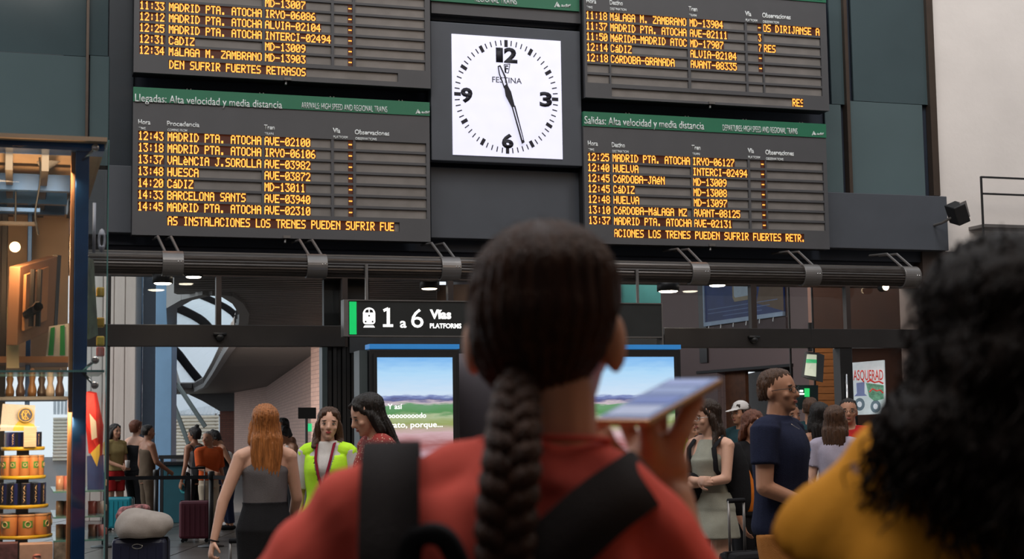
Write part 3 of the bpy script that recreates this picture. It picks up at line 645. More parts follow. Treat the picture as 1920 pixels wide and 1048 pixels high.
# pink brick wall running away from the doors
def brickm(name, c1, c2, mo, sc, bump=.3):
    m = bpy.data.materials.new(name); m.use_nodes = True; N = m.node_tree.nodes; L = m.node_tree.links; b = N['Principled BSDF']
    tc = N.new('ShaderNodeTexCoord'); cx_ = N.new('ShaderNodeSeparateXYZ'); cb_ = N.new('ShaderNodeCombineXYZ'); L.new(tc.outputs['Object'], cx_.inputs[0])
    ad = N.new('ShaderNodeMath'); ad.operation = 'ADD'; L.new(cx_.outputs[0], ad.inputs[0]); L.new(cx_.outputs[1], ad.inputs[1]); L.new(ad.outputs[0], cb_.inputs[0]); L.new(cx_.outputs[2], cb_.inputs[1])
    br = N.new('ShaderNodeTexBrick'); L.new(cb_.outputs[0], br.inputs['Vector']); br.inputs['Color1'].default_value = c1+(1,); br.inputs['Color2'].default_value = c2+(1,); br.inputs['Mortar'].default_value = mo+(1,)
    br.inputs['Scale'].default_value = 1; br.inputs['Brick Width'].default_value = .26*sc; br.inputs['Row Height'].default_value = .07*sc; br.inputs['Mortar Size'].default_value = .008*sc
    L.new(br.outputs['Color'], b.inputs['Base Color']); b.inputs['Roughness'].default_value = .85
    bp = N.new('ShaderNodeBump'); bp.inputs['Strength'].default_value = bump; bp.invert = True; L.new(br.outputs['Fac'], bp.inputs['Height']); L.new(bp.outputs[0], b.inputs['Normal']); return m
M_pink = brickm('pink_brick', (.6, .4, .33), (.53, .35, .29), (.42, .28, .24), 1.4)
def vwall(name, pts, z1, m, th=.3, z0=0):
    mb = MB()
    for (xa, ya), (xb, yb) in zip(pts, pts[1:]):
        n_ = Vector((yb-ya, -(xb-xa), 0)).normalized()*th
        vs = [(xa, ya, z0), (xb, yb, z0), (xb+n_.x, yb+n_.y, z0), (xa+n_.x, ya+n_.y, z0)]; vs += [(x, y, z1) for x, y, z in vs]
        mb.add(vs, [(0, 3, 2, 1), (4, 5, 6, 7), (0, 1, 5, 4), (1, 2, 6, 5), (2, 3, 7, 6), (3, 0, 4, 7)])
    return structure(name, mb, m, None)
A1 = atz(607, 650, zc); A2 = atz(500, 725, zc)
pk = [(A1.x, A1.y), (A2.x, A2.y)]; e_ = at(438, 760, 76); pk += [(e_.x+.35, 75.2), (e_.x, 76.2), (e_.x+.2, 77)]
vwall('wall_left_far', pk, zc, M_pink)
vwall('wall_back_far', [(A1.x, A1.y), (at(700, 700, 30).x, 30)], zc, M_pink)
# red brick pier, dark bulkhead, fence and sloping glazed roof in the daylight
mb = MB(); a = at(412, 800, 78.5); b = at(446, 800, 78.5); mb.box((a.x, 78.5, 0), (b.x, 79.5, 3.2)); structure('wall_pier', mb, brickm('red_brick', (.2, .08, .055), (.16, .06, .045), (.1, .06, .05), 1.5), None)
mb = MB(); P = [at(x, y, 78.2) for x, y in ((340, 733), (450, 733), (450, 771), (412, 771), (380, 752))]; vs = [(p.x, 78.2, p.z) for p in P]+[(p.x, 80, p.z) for p in P]
mb.add(vs, [(0, 1, 2, 3, 4), (9, 8, 7, 6, 5)]+[(i, 5+i, 5+(i+1) % 5, (i+1) % 5) for i in range(5)]); structure('trim_20', mb, M_dark, None)
fn = thing('slatted_fence', 'pale horizontal slatted fence in bright daylight left of the pink brick wall', 'fence', (at(360, 850, 82).x, 82, 0))
mb = MB(); xa = at(100, 800, 82).x; xb = at(410, 800, 82).x; z = .1
while z < 2.35: mb.obox(((xa+xb)/2, 82, z), ((xb-xa)/2, 0, 0), (0, .06, -.03), (0, .01, .055)); z += .18
part('slats', mb, mat('cream_slat', (.75, .68, .55), .6), fn, kind='stuff')
for x in (130, 215, 300, 404):
    X = at(x, 800, 82).x; part('post', MB().box((X-.05, 82.05, 0), (X+.05, 82.15, 2.45)), M_steel, fn)
M_canopy = mat('white_canopy', (.85, .88, .9), .5)
cn = thing('glazed_canopy', 'white sloping corrugated canopy above the slatted fence', 'canopy', (at(350, 780, 76).x, 76, 0))
mb = MB(); n_ = 46; p0, p1 = at(100, 736, 102), at(430, 736, 102); q0, q1 = at(100, 777, 84), at(415, 777, 84)
for i in range(n_):
    a, b = p0.lerp(p1, i/n_), p0.lerp(p1, (i+.8)/n_); c, d = q0.lerp(q1, (i+.8)/n_), q0.lerp(q1, i/n_); h_ = Vector((0, 0, .08))
    mb.add([d, c, b, a, d+h_, c+h_, b+h_, a+h_], [(0, 3, 2, 1), (4, 5, 6, 7), (0, 1, 5, 4), (1, 2, 6, 5), (2, 3, 7, 6), (3, 0, 4, 7)])
part('sheets', mb, mtr, cn, kind='stuff')
for pa, pb_ in (((322, 705), (385, 800)), ((322, 748), (362, 855)), ((200, 722), (240, 800))):
    part('strut', MB().tube([at(*pa, 60), at(*pb_, 60)], .09, 8), mat('strut_green', (.16, .2, .2), .5), cn)
# right side beyond the doors: mauve brick wall with doorway
M_mauve = brickm('mauve_brick', (.26, .2, .2), (.23, .178, .18), (.18, .14, .145), 1.1)
zt = 2.66
L_ = atz(1320, 700, zt); Rr = atz(1487, 687, zt); dv = Vector((Rr.x-L_.x, Rr.y-L_.y, 0)).normalized()
def onwall(px):     # where the column of pixels px meets the mauve wall
    r = ray(px, 700); # solve L_ + dv*s = CAM + r*t in xy
    M2 = np.array([[dv.x, -r.x], [dv.y, -r.y]]); s_, t_ = np.linalg.solve(M2, [CAM.x-L_.x, CAM.y-L_.y]); return s_
MW = Matrix(((dv.x, 0, dv.y, L_.x), (dv.y, 0, -dv.x, L_.y), (0, 1, 0, 0), (0, 0, 0, 1)))
nv = Vector((dv.y, -dv.x, 0))
def mwv(px, py): s_ = onwall(px); p = Vector((L_.x, L_.y, 0))+dv*s_; return CAM.z+ray(px, py).z*(p.y/ray(px, py).y)
sa, sb, sc_, se = onwall(860), onwall(1345), onwall(1487), onwall(1531)
mw = thing('wall_mauve', None, None, (0, 0, 0), MW, kind='structure')
for k_, bx in enumerate((((sa, 0, -.3), (sb, 6, 0)), ((sb, zt, -.3), (sc_, 6, 0)), ((sc_, 0, -.3), (se, 6, 0)))): part('brickwork', MB().box(*bx), M_mauve, mw)
part('lintel', MB().box((onwall(1308), zt, -.02), (sc_+.02, zt+.06, .04)), M_black, mw)
M_wood = mat('brown_wood_panel', (.11, .045, .022), .5, 0, .25, 8, stretch=(1, 1, 6))
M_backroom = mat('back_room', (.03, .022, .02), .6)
dr = thing('door_1', None, None, (0, 0, 0), MW, kind='structure')
ss = (sc_-sb)
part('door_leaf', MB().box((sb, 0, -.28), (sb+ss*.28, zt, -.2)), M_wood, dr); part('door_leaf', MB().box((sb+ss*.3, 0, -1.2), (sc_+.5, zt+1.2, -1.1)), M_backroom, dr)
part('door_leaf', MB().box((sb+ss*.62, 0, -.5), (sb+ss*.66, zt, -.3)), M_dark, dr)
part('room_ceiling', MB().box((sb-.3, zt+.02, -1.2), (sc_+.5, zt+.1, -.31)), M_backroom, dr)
part('room_plate', MB().box((sb+ss*.42, mwv(1403, 745), -1.1), (sb+ss*.47, mwv(1403, 733), -1.06)), mat('plate', (.3, .25, .2), .5), dr)
# banner
bs0, bs1 = onwall(1333), onwall(1481); z0_ = mwv(1333, 612); z1_ = 5.2
bn = thing('advertising_banner', 'blue advertising banner with pale frame hanging on the mauve brick wall', 'banner', (bs0, z0_, .1), MW)
part('panel', MB().box((bs0, z0_, .06), (bs1, z1_, .1)), mat('banner_blue', (.012, .035, .16), .5, 0, .3, 1.5), bn)
mb = MB(); mb.box((bs0-.02, z0_, .06), (bs1, z0_+.09, .13)); mb.box((bs0-.05, z0_, .06), (bs0, z1_, .13)); part('frame', mb, mat('pale_blue', (.3, .42, .6), .5), bn)
aa, bb = onwall(1386), onwall(1431); zz = mwv(1408, 563)
mb = MB(); mb.prism([(aa, 5.1), (aa, zz+.1), (aa+.08, zz), (bb-.08, zz), (bb, zz+.1), (bb, 5.1)], .1, .115); ph = part('device_picture', mb, mat('gold_rim', (.2, .16, .08), .4), bn)
mb = MB(); mb.prism([(aa+.07, 5.0), (aa+.07, zz+.14), (aa+.12, zz+.09), (bb-.12, zz+.09), (bb-.07, zz+.14), (bb-.07, 5.0)], .115, .12); part('device_screen', mb, mat('device_pale', (.3, .4, .5), .4), ph)
mb = MB(); 
for q, (xa_, xb_) in enumerate(((1338, 1470), (1338, 1455), (1366, 1440))): mb.box((onwall(xa_), z0_+.36-.09*q, .1), (onwall(xb_), z0_+.375-.09*q, .104))
part('small_print', mb, mat('small_print', (.12, .2, .4), .5), bn)
mb = MB(); mb.prism([(onwall(1430), z0_+.35), (bs1, z0_+.1), (bs1, z0_+.8), (onwall(1440), z0_+.9)], .1, .103); part('picture_corner', mb, mat('picture_brown', (.12, .085, .06), .6), bn)
part('lower_panel', MB().box((bs0+.3, z0_-.5, .03), (bs1, z0_-.02, .06)), mat('lower_panel', (.05, .03, .035), .6), bn)
for q in range(6): s__ = bs0+.15+(bs1-bs0)*q/6; part('hook', MB().tube([(s__, z0_, .1), (s__-.02, z0_-.09, .1)], .012, 6), M_chrome, bn)
mb = MB(); mb.box((onwall(1316), 2.9, 0.01), (onwall(1330), 5.8, .05)); structure('trim_21', mb, M_dark, MW)
# teal panel behind the sign corner
tp = at(1165, 560, 22); tq = at(1240, 605, 22)
mb = MB().box((tp.x, 22, tq.z-.5), (tq.x, 22.1, tp.z+1)); structure('trim_22', mb, mat('teal_panel', (.01, .07, .07), .4), None)
tan = MB(); P = [at(*q, 23) for q in ((735, 566), (778, 535), (880, 533), (880, 570))]; vs = [(p.x, 23, p.z) for p in P]+[(p.x, 23.3, p.z) for p in P]
tan.add(vs, [(0, 1, 2, 3), (7, 6, 5, 4)]+[(i, 4+i, 4+(i+1) % 4, (i+1) % 4) for i in range(4)]); structure('wall_tan', tan, mat('tan_wall', (.2, .13, .09), .7), None)
# orange slatted timber wall and brown wall at the right
sl = thing('wall_timber', None, None, (0, 0, 0), kind='structure')
pa, pb_ = at(1527, 700, 21.4), at(1578, 700, 21.4); z = 0
tmb = MB().box((0, 0, .004), (pb_.x-pa.x, .05, .092)); tme = tmb.mesh('slat'); tme.materials.append(mat('orange_timber', (.30, .115, .03), .5, 0, .2, 5, stretch=(1, 1, 8)))
while z < 2.62:
    o = bpy.data.objects.new('slat', tme); C.objects.link(o); o.parent = sl; o.location = (pa.x, 21.4, z); z += .095
M_rust = mat('rust_wall', (.05, .02, .011), .6, 0, .2, 2)
part('upper_panel', MB().box((pa.x, 21.4, 2.62), (pb_.x+6, 21.7, 6)), M_rust, sl); part('back_panel', MB().box((pa.x, 21.46, 0), (pb_.x+6, 21.8, 2.62)), M_rust, sl)
# hanging monitor, green platform sign, poster
def flat(Y, pts): return [at(x, y, Y) for x, y in pts]
def slab(pts, th=.05):
    P = [Vector(p) for p in pts]; n_ = (P[1]-P[0]).cross(P[2]-P[0]).normalized()
    if n_.y > 0: n_ = -n_
    n = len(P); vs = P+[p-n_*th for p in P]; mb = MB()
    return mb.add(vs, [tuple(range(n)), tuple(range(2*n-1, n-1, -1))]+[(i, n+i, n+(i+1) % n, (i+1) % n) for i in range(n)])
mo = thing('hanging_monitor', 'small tilted hanging monitor with green and cream screen by the timber wall', 'screen', at(1516, 712, 19.2))
part('casing', slab([at(1509, 659, 19.3), at(1533, 661, 19.1), at(1530, 712, 19.0), at(1502, 706, 19.2)], .12), M_black, mo)
part('screen', slab([at(1513, 664, 19.22), at(1530, 665, 19.02), at(1529, 706, 18.95), at(1508, 703, 19.14)], .01), mat('screen_cream', (.3, .3, .25), .4, emit=(.45, .5, .36), es=.75), mo)
part('screen_band', slab([at(1512, 673, 19.19), at(1530, 674, 18.99), at(1530, 681, 18.99), at(1511, 680, 19.18)], .01), mat('screen_green', (.02, .3, .1), .4, emit=(.02, .3, .1), es=.8), mo)
part('hanger', MB().tube([at(1519, 659, 19.2), at(1519, 605, 19.2)], .03), M_black, mo)
ps = thing('exit_sign', 'dark hanging sign with green block and a white 3 behind the navy polo man', 'sign', at(1495, 765, 20.3))
part('board', slab(flat(20.4, [(1478, 722), (1534, 722), (1534, 768), (1478, 768)]), .1), mat('sign_dark_teal', (.012, .03, .035), .4), ps)
part('green_block', slab(flat(20.33, [(1509, 728), (1518, 728), (1518, 744), (1509, 744)]), .02), mat('sign_green_bright', (.02, .5, .1), .4, emit=(.03, .6, .15), es=.9), ps)
part('white_block', slab(flat(20.33, [(1499, 731), (1506, 731), (1506, 735), (1499, 735)]), .02), M_lit, ps); part('white_block', slab(flat(20.33, [(1499, 737), (1508, 737), (1508, 740), (1499, 740)]), .02), M_lit, ps)
def wtext(s, px0, py0, px1, cap, Y, m, parent, name='lettering', bold=0.0, mir=False):
    """lettering on a plane facing the camera at depth Y"""
    a, b = at(px0, py0, Y), at(px1, py0, Y); h = at(px0, py0-cap, Y).z-a.z
    M_ = Matrix(((1, 0, 0, a.x), (0, 0, -1, Y), (0, 1, 0, a.z), (0, 0, 0, 1)))
    o = _text(s, 0, b.x-a.x, 0, h, 0, m, None, name, bold, .004, None, Vector((0, 0, 0)))
    o.parent = parent; q = parent
    while q.name not in BASE: q = q.parent
    pm = Matrix.Translation(BASE[q.name]) if q.name in BASE else Matrix.Identity(4)
    o.matrix_local = pm.inverted() @ M_ ; return o
for x in (1484, 1528): part('hanger', MB().tube([at(x, 722, 20.45), Vector((at(x, 722, 20.45).x, 20.45, 5.88))], .015, 6), M_black, ps)
wtext('3', 1478, 760, 1489, 16, 20.28, M_lit, ps, bold=.03)
po = thing('lit_poster', 'lit poster with red capital letters and truck drawing beside the curly hair', 'poster', at(1628, 778, 19.9))
part('sheet', slab([at(1598, 680, 19.9), at(1657, 675, 19.7), at(1660, 776, 19.7), at(1600, 778, 19.9)], .05), mat('poster_paper', (.5, .55, .56), .5, 0, .3, 6, emit=(.55, .62, .64), es=.5), po)
for x in (1602, 1656): part('stand_leg', MB().tube([at(x, 690, 19.98), Vector((at(x, 690, 19.98).x, 19.98, 0))], .02, 6), M_black, po)
wtext('ASQUERAD', 1600, 713, 1656, 20, 19.64, mat('poster_red', (.5, .04, .03), .5, emit=(.6, .05, .04), es=.4), po, bold=.01)
PYc = 19.66
def pel(cx_, cy_, rx, ry, c, nm, hole_=0):
    part(nm, slab(flat(PYc if not hole_ else PYc-.03, ring_pts(cx_, cy_, rx, ry, 16)), .02), c, po)
part('hat_drawing', slab(flat(PYc, [(1606, 718), (1621, 716), (1621, 738), (1626, 742), (1602, 743), (1607, 737)]), .02), mat('poster_blue', (.16, .2, .38), .5, emit=(.2, .25, .45), es=.35), po)
part('body_drawing', slab(flat(PYc, [(1624, 718), (1657, 722), (1657, 748), (1640, 752), (1630, 744)]), .02), mat('poster_greenish', (.15, .35, .25), .5, 0, .6, 30, emit=(.15, .4, .25), es=.3), po)
pel(1612, 758, 9.5, 12, mat('poster_slate', (.12, .17, .2), .5, emit=(.12, .18, .22), es=.4), 'wheel_drawing'); pel(1612, 758, 4, 5.5, mat('poster_light', (.5, .55, .6), .5, emit=(.6, .65, .7), es=.5), 'hub_drawing', 1)
pel(1642, 762, 9.5, 12, MATS['poster_slate'], 'wheel_drawing'); pel(1642, 762, 4, 5.5, MATS['poster_light'], 'hub_drawing', 1)
mb = MB().tube([at(x, y, 19.6) for x, y in ((1626, 716), (1632, 713), (1640, 717), (1648, 715), (1656, 719))], .012, 6); part('red_scrawl', mb, MATS['poster_red'], po)
mb = MB().tube([at(x, y, 19.6) for x, y in ((1630, 735), (1636, 729), (1644, 733), (1650, 731), (1656, 737))], .01, 6); part('red_scrawl', mb, MATS['poster_red'], po)
# enclosure of the concourse and the hall (out of frame, so that the light falls as in a station)
M_hall = mat('hall_wall', (.2, .18, .17), .9)
structure('wall_back', MB().box((-16, -5.5, 0), (12, -5, 14)), M_hall, None)
structure('wall_side', MB().box((11, -5, 0), (11.5, 19, 14)), M_hall, None)
structure('wall_left', MB().box((-16, -5, 0), (-15.5, 12, 14)), M_hall, None)
structure('wall_right_far', MB().box((9, 20.5, 0), (9.4, 64, 3.4)), M_hall, None)
structure('ceiling_right', MB().box((-2, 20.6, 5.9), (10, 64, 6.2)), M_dark, None)
structure('ceiling_hall', MB().box((-16, -5.5, 14), (12, 1, 14.3)), M_hall, None)
# ---------------------------------------------------------------- people
def remesh(mb, voxel, smooth=2, deci=None, fn=None, cuts=(), name='body'):
    me = mb.mesh('tmp'); o = bpy.data.objects.new('tmp', me); C.objects.link(o)
    r = o.modifiers.new('r', 'REMESH'); r.mode = 'VOXEL'; r.voxel_size = voxel; r.adaptivity = 0
    if smooth: s = o.modifiers.new('s', 'SMOOTH'); s.iterations = smooth; s.factor = .6
    if deci: d = o.modifiers.new('d', 'DECIMATE'); d.ratio = deci
    dg = bpy.context.evaluated_depsgraph_get(); dg.update(); out = bpy.data.meshes.new_from_object(o.evaluated_get(dg)); bpy.data.objects.remove(o); bpy.data.meshes.remove(me)
    if cuts:
        bm = bmesh.new(); bm.from_mesh(out)
        for co, no in cuts: bmesh.ops.bisect_plane(bm, geom=bm.verts[:]+bm.edges[:]+bm.faces[:], plane_co=co, plane_no=no, clear_outer=True)
        bm.to_mesh(out); bm.free()
    if fn is not None:
        n = len(out.vertices); co = np.empty(n*3); out.vertices.foreach_get('co', co); no = np.empty(n*3); out.vertices.foreach_get('normal', no)
        co = co.reshape(-1, 3); no = no.reshape(-1, 3); co = co+no*fn(co)[:, None]; out.vertices.foreach_set('co', co.ravel()); out.update()
    out.polygons.foreach_set('use_smooth', [True]*len(out.polygons)); out.name = name; out.materials.clear(); return out
def folds(amp, fx=22, fz=7, seed=0):
    def f(c): return amp*(np.sin(c[:, 0]*fx+3*np.sin(c[:, 2]*fz+seed)+seed)*.6+np.sin(c[:, 2]*fz*3+4*np.sin(c[:, 0]*9+seed)+c[:, 1]*12)*.5)
    return f
def grooves(amp, n=26, seed=0):
    def f(c):
        a = np.arctan2(c[:, 1], c[:, 0]); return amp*(np.sin(a*n+2*np.sin(c[:, 2]*9+seed))*.6+np.sin(a*n*2.3+3*np.sin(c[:, 2]*14+seed*2))*.4)
    return f
def skin(name, c): 
    m = mat(name, c, .5, 0, .06, 10, spec=.35); b = m.node_tree.nodes['Principled BSDF']; b.inputs['Subsurface Weight'].default_value = .08; b.inputs['Subsurface Radius'].default_value = (.02, .008, .004); return m
SK1 = skin('skin_light', (.62, .36, .26)); SK2 = skin('skin_tan', (.42, .21, .13)); SK3 = skin('skin_brown', (.26, .12, .07))
def cloth(name, c, r=.85, bump=.25, bs=220): return mat('cloth_'+name, c, r, 0, .07, 14, bump=bump, bs=bs, spec=.12)
def hairm(name, c, hi=None):
    k = 'hair_'+name
    if k in MATS: return MATS[k]
    m = mat(k, c, .42, 0, .45, 22, bump=.5, bs=60, spec=.4, stretch=(5, 5, .35)); return m
H_black = hairm('black', (.012, .009, .008)); H_dark = hairm('dark', (.03, .016, .01)); H_brown = hairm('brown', (.075, .035, .018)); H_ginger = hairm('ginger', (.36, .13, .035)); H_grey = hairm('grey', (.25, .23, .21)); H_auburn = hairm('auburn', (.13, .04, .018))
M_eye = mat('eye_white', (.6, .57, .53), .3); M_iris = mat('iris', (.03, .018, .012), .2); M_lips = mat('lips', (.35, .1, .08), .45); M_brow = mat('brow', (.05, .028, .018), .7)
HEAD = [(-.052, .0, .018, .014), (-.05, .016, .034, .032), (-.032, .045, .05, .062), (-.016, .075, .06, .082), (-.004, .11, .069, .094), (.004, .15, .074, .099), (.008, .185, .066, .088), (.008, .21, .046, .064), (.008, .225, .014, .018)]
def head_prims(mb, hm, female=True, scale=1.0, features=True):
    """chin at z=0, facing -y; hm maps head space to body space"""
    t = MB(); t.loft([(0, y, z, rx, ry) for y, z, rx, ry in HEAD])
    if features:
        t.cone((0, -.092, .122), (0, -.112, .083), .0085, .013); t.cone((-.011, -.098, .08), (.011, -.098, .08), .009, .009)
        t.cone((-.034, -.082, .134), (.034, -.082, .134), .011, .011); t.ell((-.04, -.066, .085), (.022, .02, .02)); t.ell((.04, -.066, .085), (.022, .02, .02))
        t.cone((-.014, -.088, .052), (.014, -.088, .052), .0105, .0105); t.ell((0, -.078, .02), (.02, .018, .018))
    for s in (-1, 1): t.ell((s*.074, .012, .1), (.012, .02, .032), Matrix.Rotation(s*.25, 3, 'Z'))
    mb.add([hm @ Vector(v) for v in t.v], t.f)
def face_parts(root, hm, mask=False, browm=None, lips=None):
    def P(name, t, m, par=None): t.v = [tuple(hm @ Vector(v)) for v in t.v]; return part(name, t, m, par or root, True)
    for s in (-1, 1):
        e = P('eye', MB().ell((s*.031, -.0855, .113), (.0125, .0085, .0052), n=12, m=8), M_eye)
        P('iris', MB().ell((s*.031, -.0925, .1135), (.0055, .003, .0053), n=10, m=6), M_iris, e)
        P('eyelid', MB().tube([(s*(.031+.016*q), -.0915+.006*abs(q)**2, .1168+.003*(1-q*q)-.003*abs(q)) for q in (-1, -.5, 0, .5, 1)], .0028, 6), M_brow, e)
        P('eyebrow', MB().tube([(s*(.031+.02*q), -.093+.008*q*q, .134+.004*(1-q*q)-.001*q) for q in (-1, -.5, 0, .5, 1)], .0036, 6), browm or M_brow)
    P('lips', MB().ell((0, -.098, .054), (.022, .007, .0045), n=12, m=6), lips or M_lips)
    P('lips', MB().ell((0, -.0985, .047), (.018, .007, .0042), n=12, m=6), lips or M_lips)
def hand_prims(mb, w, d, nrm, side=1, curl=.5, sc=1.0, r=.0085):
    """w wrist, d direction to the fingertips, nrm palm normal"""
    w = Vector(w); d = Vector(d).normalized(); nrm = Vector(nrm); nrm = (nrm-d*nrm.dot(d)).normalized(); sd_ = d.cross(nrm)*side
    mb.cone(w-d*.01, w+d*.04*sc, .024*sc, .034*sc, asp=.55, side=sd_); mb.cone(w+d*.03*sc, w+d*.08*sc, .036*sc, .036*sc, asp=.4, side=sd_)
    for k, (o_, L_) in enumerate(((-.028, .062), (-.0095, .074), (.0095, .078), (.028, .07))):
        p = w+d*(.088-.004*abs(k-2))*sc+sd_*o_*sc; a = 0; seg = L_*sc/3
        for j in range(3):
            a += curl*(.5 if j == 0 else .75); dd = d*math.cos(a)+nrm*math.sin(a); q = p+dd*seg*(1.15-.15*j); mb.cone(p, q, r*sc*(1-.07*j), r*sc*(.93-.07*j)); p = q
    p = w+d*.02*sc+sd_*.028*sc; q = p+(d*.6+sd_*.7+nrm*.35).normalized()*.04*sc; mb.cone(p, q, .013*sc, .011*sc); mb.cone(q, q+(d*.85+sd_*.25+nrm*(.3+curl*.4)).normalized()*.034*sc, .011*sc, .009*sc)
FT = [(0, 0, .78, .145, .1, 2.4), (0, .01, .86, .168, .118, 2.2), (0, .008, .93, .168, .116), (0, 0, 1.06, .126, .09), (0, -.004, 1.18, .136, .098), (0, -.012, 1.265, .142, .112), (0, -.002, 1.34, .145, .094), (0, .008, 1.395, .118, .068), (0, .01, 1.435, .062, .055)]
MT = [(0, 0, .78, .14, .1, 2.4), (0, .008, .88, .162, .112, 2.2), (0, .004, .95, .158, .11), (0, 0, 1.08, .148, .104), (0, -.004, 1.2, .166, .114), (0, -.006, 1.29, .18, .118), (0, 0, 1.36, .175, .1), (0, .008, 1.41, .135, .074), (0, .01, 1.45, .07, .06)]
def inflate(T, o, z0, z1):
    out = []
    for s in T:
        if z0-.001 <= s[2] <= z1+.001: out.append((s[0], s[1], s[2], s[3]+o, s[4]+o)+tuple(s[5:]))
    def mid(z):
        for a, b in zip(T, T[1:]):
            if a[2] <= z <= b[2]:
                t = (z-a[2])/(b[2]-a[2]); return (0, a[1]+(b[1]-a[1])*t, z, a[3]+(b[3]-a[3])*t+o, a[4]+(b[4]-a[4])*t+o)
        a = T[0] if z < T[0][2] else T[-1]; return (0, a[1], z, a[3]+o, a[4]+o)
    if not out or out[0][2] > z0+.01: out.insert(0, mid(z0))
    if out[-1][2] < z1-.01: out.append(mid(z1))
    return out
def person(label, px, top, Y, face, h=None, female=True, sk=SK1, hair=None, hairm_=H_dark, top_=None, bottom=None, armL=None, armR=None, head=(0, 0, 0), lean=0, vox=.011, fat=1.0, deci=.5, shoe=None, seehead=True, stride=0, hands=(.5, .5), lips=None, browm=None, xoff=0, handn=(None, None), cat='person'):
    ptop = at(px, top, Y); h = h or ptop.z; s = h/1.7; T = FT if female else MT
    if fat != 1.0: T = [(q[0], q[1], q[2], q[3]*fat, q[4]*fat)+tuple(q[5:]) for q in T]
    sh = (.158 if female else .185)*fat**.5; M = Matrix.Translation((ptop.x+xoff, Y, 0)) @ Matrix.Rotation(face, 4, 'Z')
    root = bpy.data.objects.new('person', None); C.objects.link(root); root.matrix_world = M @ Matrix.Scale(s, 4); BASE[root.name] = Vector((0, 0, 0)); tag(root, label, cat)
    R = Matrix.Rotation
    hm = Matrix.Translation((0, -.005, 1.475)) @ Matrix.Translation((0, .02, .0)) @ R(head[0], 4, 'Z') @ R(head[1], 4, 'X') @ R(head[2], 4, 'Y') @ Matrix.Translation((0, -.02, 0)) 
    def lw(v):      # leaning bends everything above the hips forward
        x, y, z = v
        if not lean or z < .92: return (x, y, z)
        k = min(1, (z-.92)/.25); a = -lean*k; y0, z0 = 0, .95; return (x, y0+(y-y0)*math.cos(a)+(z-z0)*math.sin(a), z0-(y-y0)*math.sin(a)+(z-z0)*math.cos(a))
    Lm = lambda v: Vector(lw(v))
    def fin(mb): mb.v = [lw(v) for v in mb.v]; return mb
    arms = []
    for sg_, spec in ((1, armL), (-1, armR)):
        S0 = Vector((sg_*sh, .005, 1.375)); e, w_ = spec if spec else ((sg_*(sh+.055), .02, 1.09), (sg_*(sh+.07), -.05, .845)); arms.append((sg_, S0, Vector(e), Vector(w_)))
    hips = .085; legs = []
    for sg_ in (1, -1):
        st = stride*sg_; legs.append((sg_, Vector((sg_*hips, 0, .84)), Vector((sg_*.095, -.02+st*.5, .47)), Vector((sg_*.1, .02+st, .09))))
    ar = .046 if female else .055
    mb = MB(); mb.loft(T); mb.cone((0, .012, 1.40), (0, -.004, 1.52), .056 if female else .064, .05 if female else .06)
    for sg_, S0, e, w_ in arms:
        mb.cone((sg_*.07, .008, 1.41), S0, .05, ar+.006); mb.cone(S0, e, ar*1.05, ar*.8); mb.cone(e, w_, ar*.82, .025 if female else .029)
        cu = hands[0 if sg_ > 0 else 1]; hn = handn[0 if sg_ > 0 else 1]; d = (w_-e).normalized()
        hand_prims(mb, w_, d, hn or (-sg_, -.2, 0), sg_, cu)
    for sg_, a, k_, f_ in legs:
        mb.cone(a, k_, .085*fat, .056); mb.cone(k_, f_, .056, .036); mb.cone(k_+Vector((0, .015, -.08)), k_.lerp(f_, .6), .05, .042)
        mb.cone(f_+Vector((0, .03, -.05)), f_+Vector((0, -.13, -.062)), .04, .028, asp=.8)
    fin(mb); t = MB(); head_prims(t, hm, female); mb.add([lw(v) for v in t.v], t.f)
    link('body', remesh(mb, vox, 2, deci), sk, root)
    if seehead: 
        hm2 = hm
        class _: pass
        def lwp(name, t, m, par=None): pass
        n0 = len(C.objects); face_parts(root, hm2, browm=browm, lips=lips)
        if lean:
            for o in list(root.children_recursive):
                if o.name.split('.')[0] in ('eye', 'iris', 'eyelid', 'eyebrow', 'lips'):
                    for v in o.data.vertices: v.co = Lm(v.co)
    # garments
    def garment(name, mb, m, cuts=(), amp=.004, seed=0, v=None, sm=2): 
        me = remesh(fin(mb), v or vox, sm if vox > .0075 else 5, deci, folds(amp, seed=seed), cuts); return link(name, me, m, root)
    if top_:
        kind, m = top_[0], top_[1]; z0 = top_[2] if len(top_) > 2 else .9; slv = top_[3] if len(top_) > 3 else .6
        mb = MB()
        if kind in ('tee', 'polo', 'shirt'):
            mb.loft(inflate(T, .021, z0, 1.425))
            for sg_, S0, e, w_ in arms:
                mb.cone((sg_*.055, .008, 1.405), S0, .063, ar+.022)
                q = min(slv, 1.0); mb.cone(S0-(e-S0)*.08, S0.lerp(e, q), ar+.024, ar+.018 if slv < 1 else ar+.01, flat=True)
                mb.ell(S0, (ar+.02,)*3)
                if slv > 1: mb.cone(e, e.lerp(w_, slv-1), ar+.012, ar+.004)
            if kind == 'polo': mb.cone((0, .01, 1.375), (0, .0, 1.465), .115, .068, flat=True)
        elif kind == 'tank':
            mb.loft(inflate(T, .011, z0, 1.29)+[(0, -.002, 1.34, .118*fat, .104), (0, .004, 1.385, .098*fat, .083), (0, .008, 1.42, .086*fat, .06)])
        garment(top_[4] if len(top_) > 4 else 'shirt', mb, m, seed=px)
